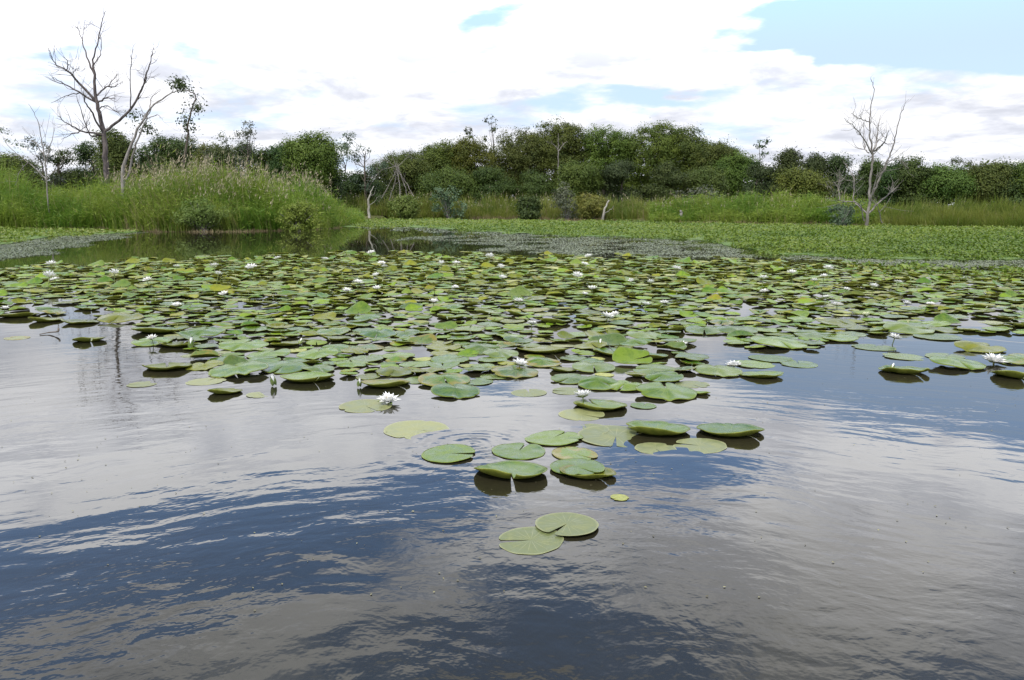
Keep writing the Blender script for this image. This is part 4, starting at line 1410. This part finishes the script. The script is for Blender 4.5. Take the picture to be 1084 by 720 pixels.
# ------------------------------------------------------------------ dead trees
def dead_tree(name, Y, lines, label, mat, base_py, cat='dead tree', twig=1.0, group=None, spread=0.6, leafy=None, mat_of=None):
    """lines: list of (polyline in photo pixels, start radius m, end radius m); depth wanders along each limb"""
    g = np.random.default_rng(int(lines[0][0][0][0]))
    b = at(*lines[0][0][0], Y)
    gz = float(ground_z(b[0], Y))
    root = empty(name, (b[0], Y, gz))
    org = np.array([b[0], Y, gz])
    trunkP, limbs, pts = [], [], []
    for li, (pl, ra, rb) in enumerate(lines):
        dep = 0 if li == 0 else g.choice([-1, 1]) * g.uniform(.25, 1.0) * spread
        P_ = []
        n_ = len(pl)
        y_start = Y
        if li and pts:                          # start at the depth of the nearest point already grown
            s0 = at(pl[0][0], pl[0][1], Y)
            q = np.concatenate(pts)
            dd = np.hypot(q[:, 0] - s0[0], q[:, 2] - s0[2])
            if dd.min() < .5: y_start = q[dd.argmin(), 1]
        for k_, (px, py) in enumerate(pl):
            P_.append(at(px, py, y_start + dep * 2.0 * k_ / max(1, n_ - 1)))
        P_ = smooth_path(P_, 5)
        P_[1:-1] += g.normal(0, .018, P_[1:-1].shape)
        pts.append(P_)
        rd = np.linspace(0, 1, len(P_))
        if li: ra = ra * .8
        rdv = ra * (1 - rd) ** (1.35 if li == 0 else 1.0) + rb * rd ** .6 * 0.9 + .003
        limbs.append((P_ - org, rdv))
        # twigs
        nt_ = int(twig * g.integers(3, 7)) if li else int(twig * 5)
        for _ in range(nt_):
            k_ = int(g.uniform(.35, 1) * (len(P_) - 1))
            d = P_[min(k_ + 1, len(P_) - 1)] - P_[max(k_ - 1, 0)]
            d = d / (np.linalg.norm(d) + 1e-9)
            v = d + g.normal(0, .6, 3) + [0, 0, .25]
            v /= np.linalg.norm(v)
            Lt = g.uniform(.35, 1.1) * (1.1 - .4 * k_ / len(P_))
            a = P_[k_]
            mid = a + v * Lt * .5 + g.normal(0, .06, 3)
            e = a + v * Lt + [g.normal(0, .08), g.normal(0, .08), .12 * Lt]
            r1 = min(rdv[k_] * .5, .014)
            q = smooth_path([a, mid, e], 3)
            limbs.append((q - org, np.linspace(r1, .004, len(q))))
            if g.random() < .7:
                v2 = v + g.normal(0, .6, 3)
                q = smooth_path([mid, mid + v2 * Lt * .25, mid + v2 * Lt * .5 + [0, 0, .08]], 3)
                limbs.append((q - org, np.linspace(r1 * .7, .003, len(q))))
    # extend the trunk into the ground
    t0, r0 = limbs[0]
    t0 = np.concatenate([[np.array([t0[0, 0], t0[0, 1], -0.2])], t0]) if t0[0, 2] > 0.05 else t0
    if len(t0) != len(r0): r0 = np.concatenate([[r0[0] * 1.25], r0])
    V, F = tubes([(t0, r0)], 8)
    link_mesh('trunk', V, F, mat, root, smooth=True)
    k_ = 1
    # every main limb is a part, its twigs ride with it
    cur, groups = None, []
    main_ends = []
    li = 0
    V0 = []
    if len(limbs) > 1:
        V, F = tubes(limbs[1:], 5)
        link_mesh('branch_crown', V, F, mat_of or mat, root, smooth=True)
    if leafy:
        V, F, T, C = crown([(*(at(px, py, Y) - org), r_, r_, r_ * .8) for px, py, r_ in leafy], len(leafy) * 16, 7, .42, .07, g)
        link_mesh('leaf_tuft', V, F, LEAF['dark'], root, tint=T)
    return tag(root, label, cat, group)


dead_tree('dead_tree', 39.5, [
    ([(113, 215), (112, 173), (110, 144), (105, 119), (101, 101), (100, 79), (98, 67), (103, 47), (108, 22), (112, 12)], .14, .010),
    ([(100, 79), (92, 60), (87, 43), (82, 29)], .055, .008), ([(87, 43), (88, 35), (89, 29)], .02, .005), ([(99, 70), (107, 55), (106, 34)], .03, .006),
    ([(101, 107), (83, 87), (70, 74), (58, 67), (51, 51)], .075, .008), ([(70, 74), (72, 66), (67, 60)], .025, .006), ([(83, 87), (77, 78), (84, 70)], .025, .006),
    ([(101, 108), (79, 95), (67, 88), (56, 82)], .055, .008), ([(85, 98), (72, 101), (54, 109)], .03, .006),
    ([(109, 141), (97, 120), (90, 108), (88, 97)], .06, .010), ([(110, 142), (96, 144), (90, 130), (81, 101)], .05, .008),
    ([(110, 143), (87, 139), (74, 132), (61, 123)], .06, .008), ([(87, 139), (76, 142), (66, 147)], .03, .006),
    ([(111, 139), (130, 125), (144, 108), (152, 87), (159, 65), (163, 50)], .085, .010), ([(138, 115), (138, 79), (141, 52)], .03, .006),
    ([(148, 97), (155, 84), (153, 78)], .025, .006), ([(103, 101), (115, 90), (125, 78)], .05, .008), ([(104, 108), (113, 104), (123, 105)], .05, .008), ([(115, 92), (122, 92), (130, 86)], .025, .006),
    ([(105, 115), (114, 112), (128, 122)], .035, .006),
], 'big bare dead tree with spreading grey branches on the left reed bank', m_dead2, 215, twig=2.0, spread=1.0)
dead_tree('dead_tree', 36.5, [
    ([(130, 205), (131, 177), (143, 144), (159, 115), (177, 101), (188, 96)], .085, .02), ([(134, 190), (144, 152), (155, 126), (162, 112)], .06, .012),
    ([(159, 115), (160, 104), (170, 96)], .03, .008), ([(155, 126), (166, 122), (172, 126)], .025, .006)],
    'pale leaning dead stems arching right beside the big dead tree', m_dead, 205, twig=.7)
dead_tree('spindly_tree', 42, [
    ([(192, 190), (198, 150), (199, 133), (202, 119), (207, 102), (201, 97), (190, 92)], .06, .02), ([(202, 119), (208, 114), (212, 112)], .02, .006), ([(199, 133), (196, 128), (193, 118)], .02, .006)],
    'spindly crooked tree with small leafy tufts along its stem', m_bark, 190, cat='tree', twig=.5, leafy=[(187, 86, .24), (192, 90, .28), (205, 102, .12), (209, 114, .20), (197, 128, .22), (200, 134, .25), (194, 118, .12), (143, 123, .26), (157, 135, .28)])
dead_tree('dead_sapling', 36, [
    ([(50, 205), (48, 170), (43, 141), (36, 119), (30, 110)], .026, .006), ([(48, 172), (54, 152), (58, 135)], .025, .006), ([(47, 165), (38, 152), (30, 148)], .025, .006),
    ([(50, 190), (30, 172), (12, 158), (3, 145)], .026, .006), ([(30, 172), (22, 180), (16, 196)], .025, .006), ([(50, 190), (66, 172), (80, 160)], .03, .006)],
    'bare grey sapling with fallen branches left of the big dead tree', m_dead3, 205, twig=.9)
dead_tree('dead_tree', 38.5, [
    ([(917, 239), (920, 218), (922, 184), (924, 162), (921, 143), (921, 122), (925, 95), (922, 84)], .07, .010),
    ([(923, 163), (912, 143), (894, 125)], .04, .008), ([(920, 129), (910, 125), (901, 120)], .025, .006), ([(924, 161), (928, 149), (932, 122)], .045, .008),
    ([(925, 160), (936, 151), (941, 138)], .045, .008), ([(920, 162), (915, 156), (914, 130)], .035, .008), ([(936, 151), (930, 158), (922, 166)], .03, .01),
    ([(924, 205), (930, 192), (940, 170), (946, 151), (952, 125), (958, 111)], .06, .008), ([(921, 214), (928, 189), (938, 173)], .05, .01), ([(938, 173), (950, 168), (962, 178)], .02, .006),
    ([(918, 226), (904, 213), (904, 192), (896, 173)], .05, .008), ([(904, 192), (894, 190), (884, 184)], .02, .006),
    ([(915, 234), (909, 216), (890, 213), (885, 208), (874, 192)], .04, .008), ([(889, 212), (888, 200), (889, 184)], .025, .006),
    ([(919, 226), (938, 208), (948, 200)], .055, .012), ([(934, 236), (930, 222), (926, 214)], .03, .01)],
    'bare dead tree with tangled whitish limbs on the right shore', m_dead3, 239, twig=2.4, spread=.8)
dead_tree('dead_sapling', 58, [
    ([(391, 231), (390, 216), (392, 205), (396, 197)], .10, .03), ([(390, 218), (396, 214), (399, 209)], .03, .01)],
    'slender white dead stem standing in the far reeds left of the middle', m_pale, 231, twig=.3)
dead_tree('dead_shrub', 60, [
    ([(424, 212), (422, 190), (419, 176), (413, 160)], .05, .01), ([(412, 212), (418, 192), (420, 176)], .04, .01), ([(432, 212), (427, 192), (421, 178)], .04, .01),
    ([(404, 210), (414, 192), (420, 178)], .03, .01), ([(438, 208), (430, 194), (421, 180)], .03, .01), ([(420, 178), (408, 170), (400, 174)], .03, .008), ([(420, 178), (432, 166), (436, 158)], .03, .008), ([(420, 176), (404, 180), (398, 190)], .03, .008)],
    'fan of grey dead stems before the left end of the round grove', m_dead3, 212, cat='dead shrub', twig=2.0)
dead_tree('tree_stump', 55, [
    ([(638, 233), (640, 222), (645, 212)], .09, .05), ([(640, 226), (646, 222), (650, 218)], .03, .01)],
    'short pale leaning stump at the far shore before the reeds', m_pale, 233, cat='stump', twig=.2)
dead_tree('wooden_post', 49, [([(721, 234), (721, 229), (721, 223)], .09, .085), ([(721, 226), (723, 225)], .01, .005)], 'short grey post in the reeds at the far shore right of middle', m_dead, 234, cat='post', twig=.0)
dead_tree('dead_tree', 73, [
    ([(591, 200), (591, 170), (591, 155), (591, 141)], .06, .02), ([(591, 160), (597, 152), (601, 150)], .05, .012), ([(591, 158), (586, 153), (583, 150)], .05, .012)],
    'pale bare dead trunk showing before the highest dome of the grove', m_dead3, 200, twig=.8)
# twigs on the open water at left
V, F = tubes([(smooth_path([ground(42, 354, .006), ground(52, 352, .012), ground(61, 351, .03), ground(62, 348, .05)], 4) - ground(50, 353), np.array([.004] * 4 + [.006] * 4 + [.008] * 5))], 6)
tw = link_mesh('floating_twig', V, F, m_bark, None, smooth=True)
tw.location = tuple(ground(50, 353))
tag(tw, 'thin dark twig floating on the open water at the left', 'twig')

# tiny bits of leaf and pollen drifting on the open water
n_ = 420
px, py = rng.uniform(-20, 1110, n_), rng.beta(1.1, 2.2, n_) * 330 + 345
g0 = ground_v(px, py)
g0[:, :2] += rng.normal(0, .05, (n_, 2))
g0[:, 2] = 0.002
sz = rng.uniform(.0018, .006, n_)
V, F = leaf_quads(g0, unit(rng.normal(0, .12, (n_, 3)) + [0, 0, 1]), rng.normal(0, 1, (n_, 3)), sz, sz * rng.uniform(.3, .8, n_), .2)
fd = link_mesh('floating_debris', V, F, leaf_mat('debris', (0.08, 0.07, 0.03), (0.26, 0.25, 0.14), 0.1, 0.6, 0.3), None, tint=np.repeat(rng.random(n_), 4))
tag(fd, 'tiny specks of leaf and pollen drifting on the open water', 'debris', kind='stuff')
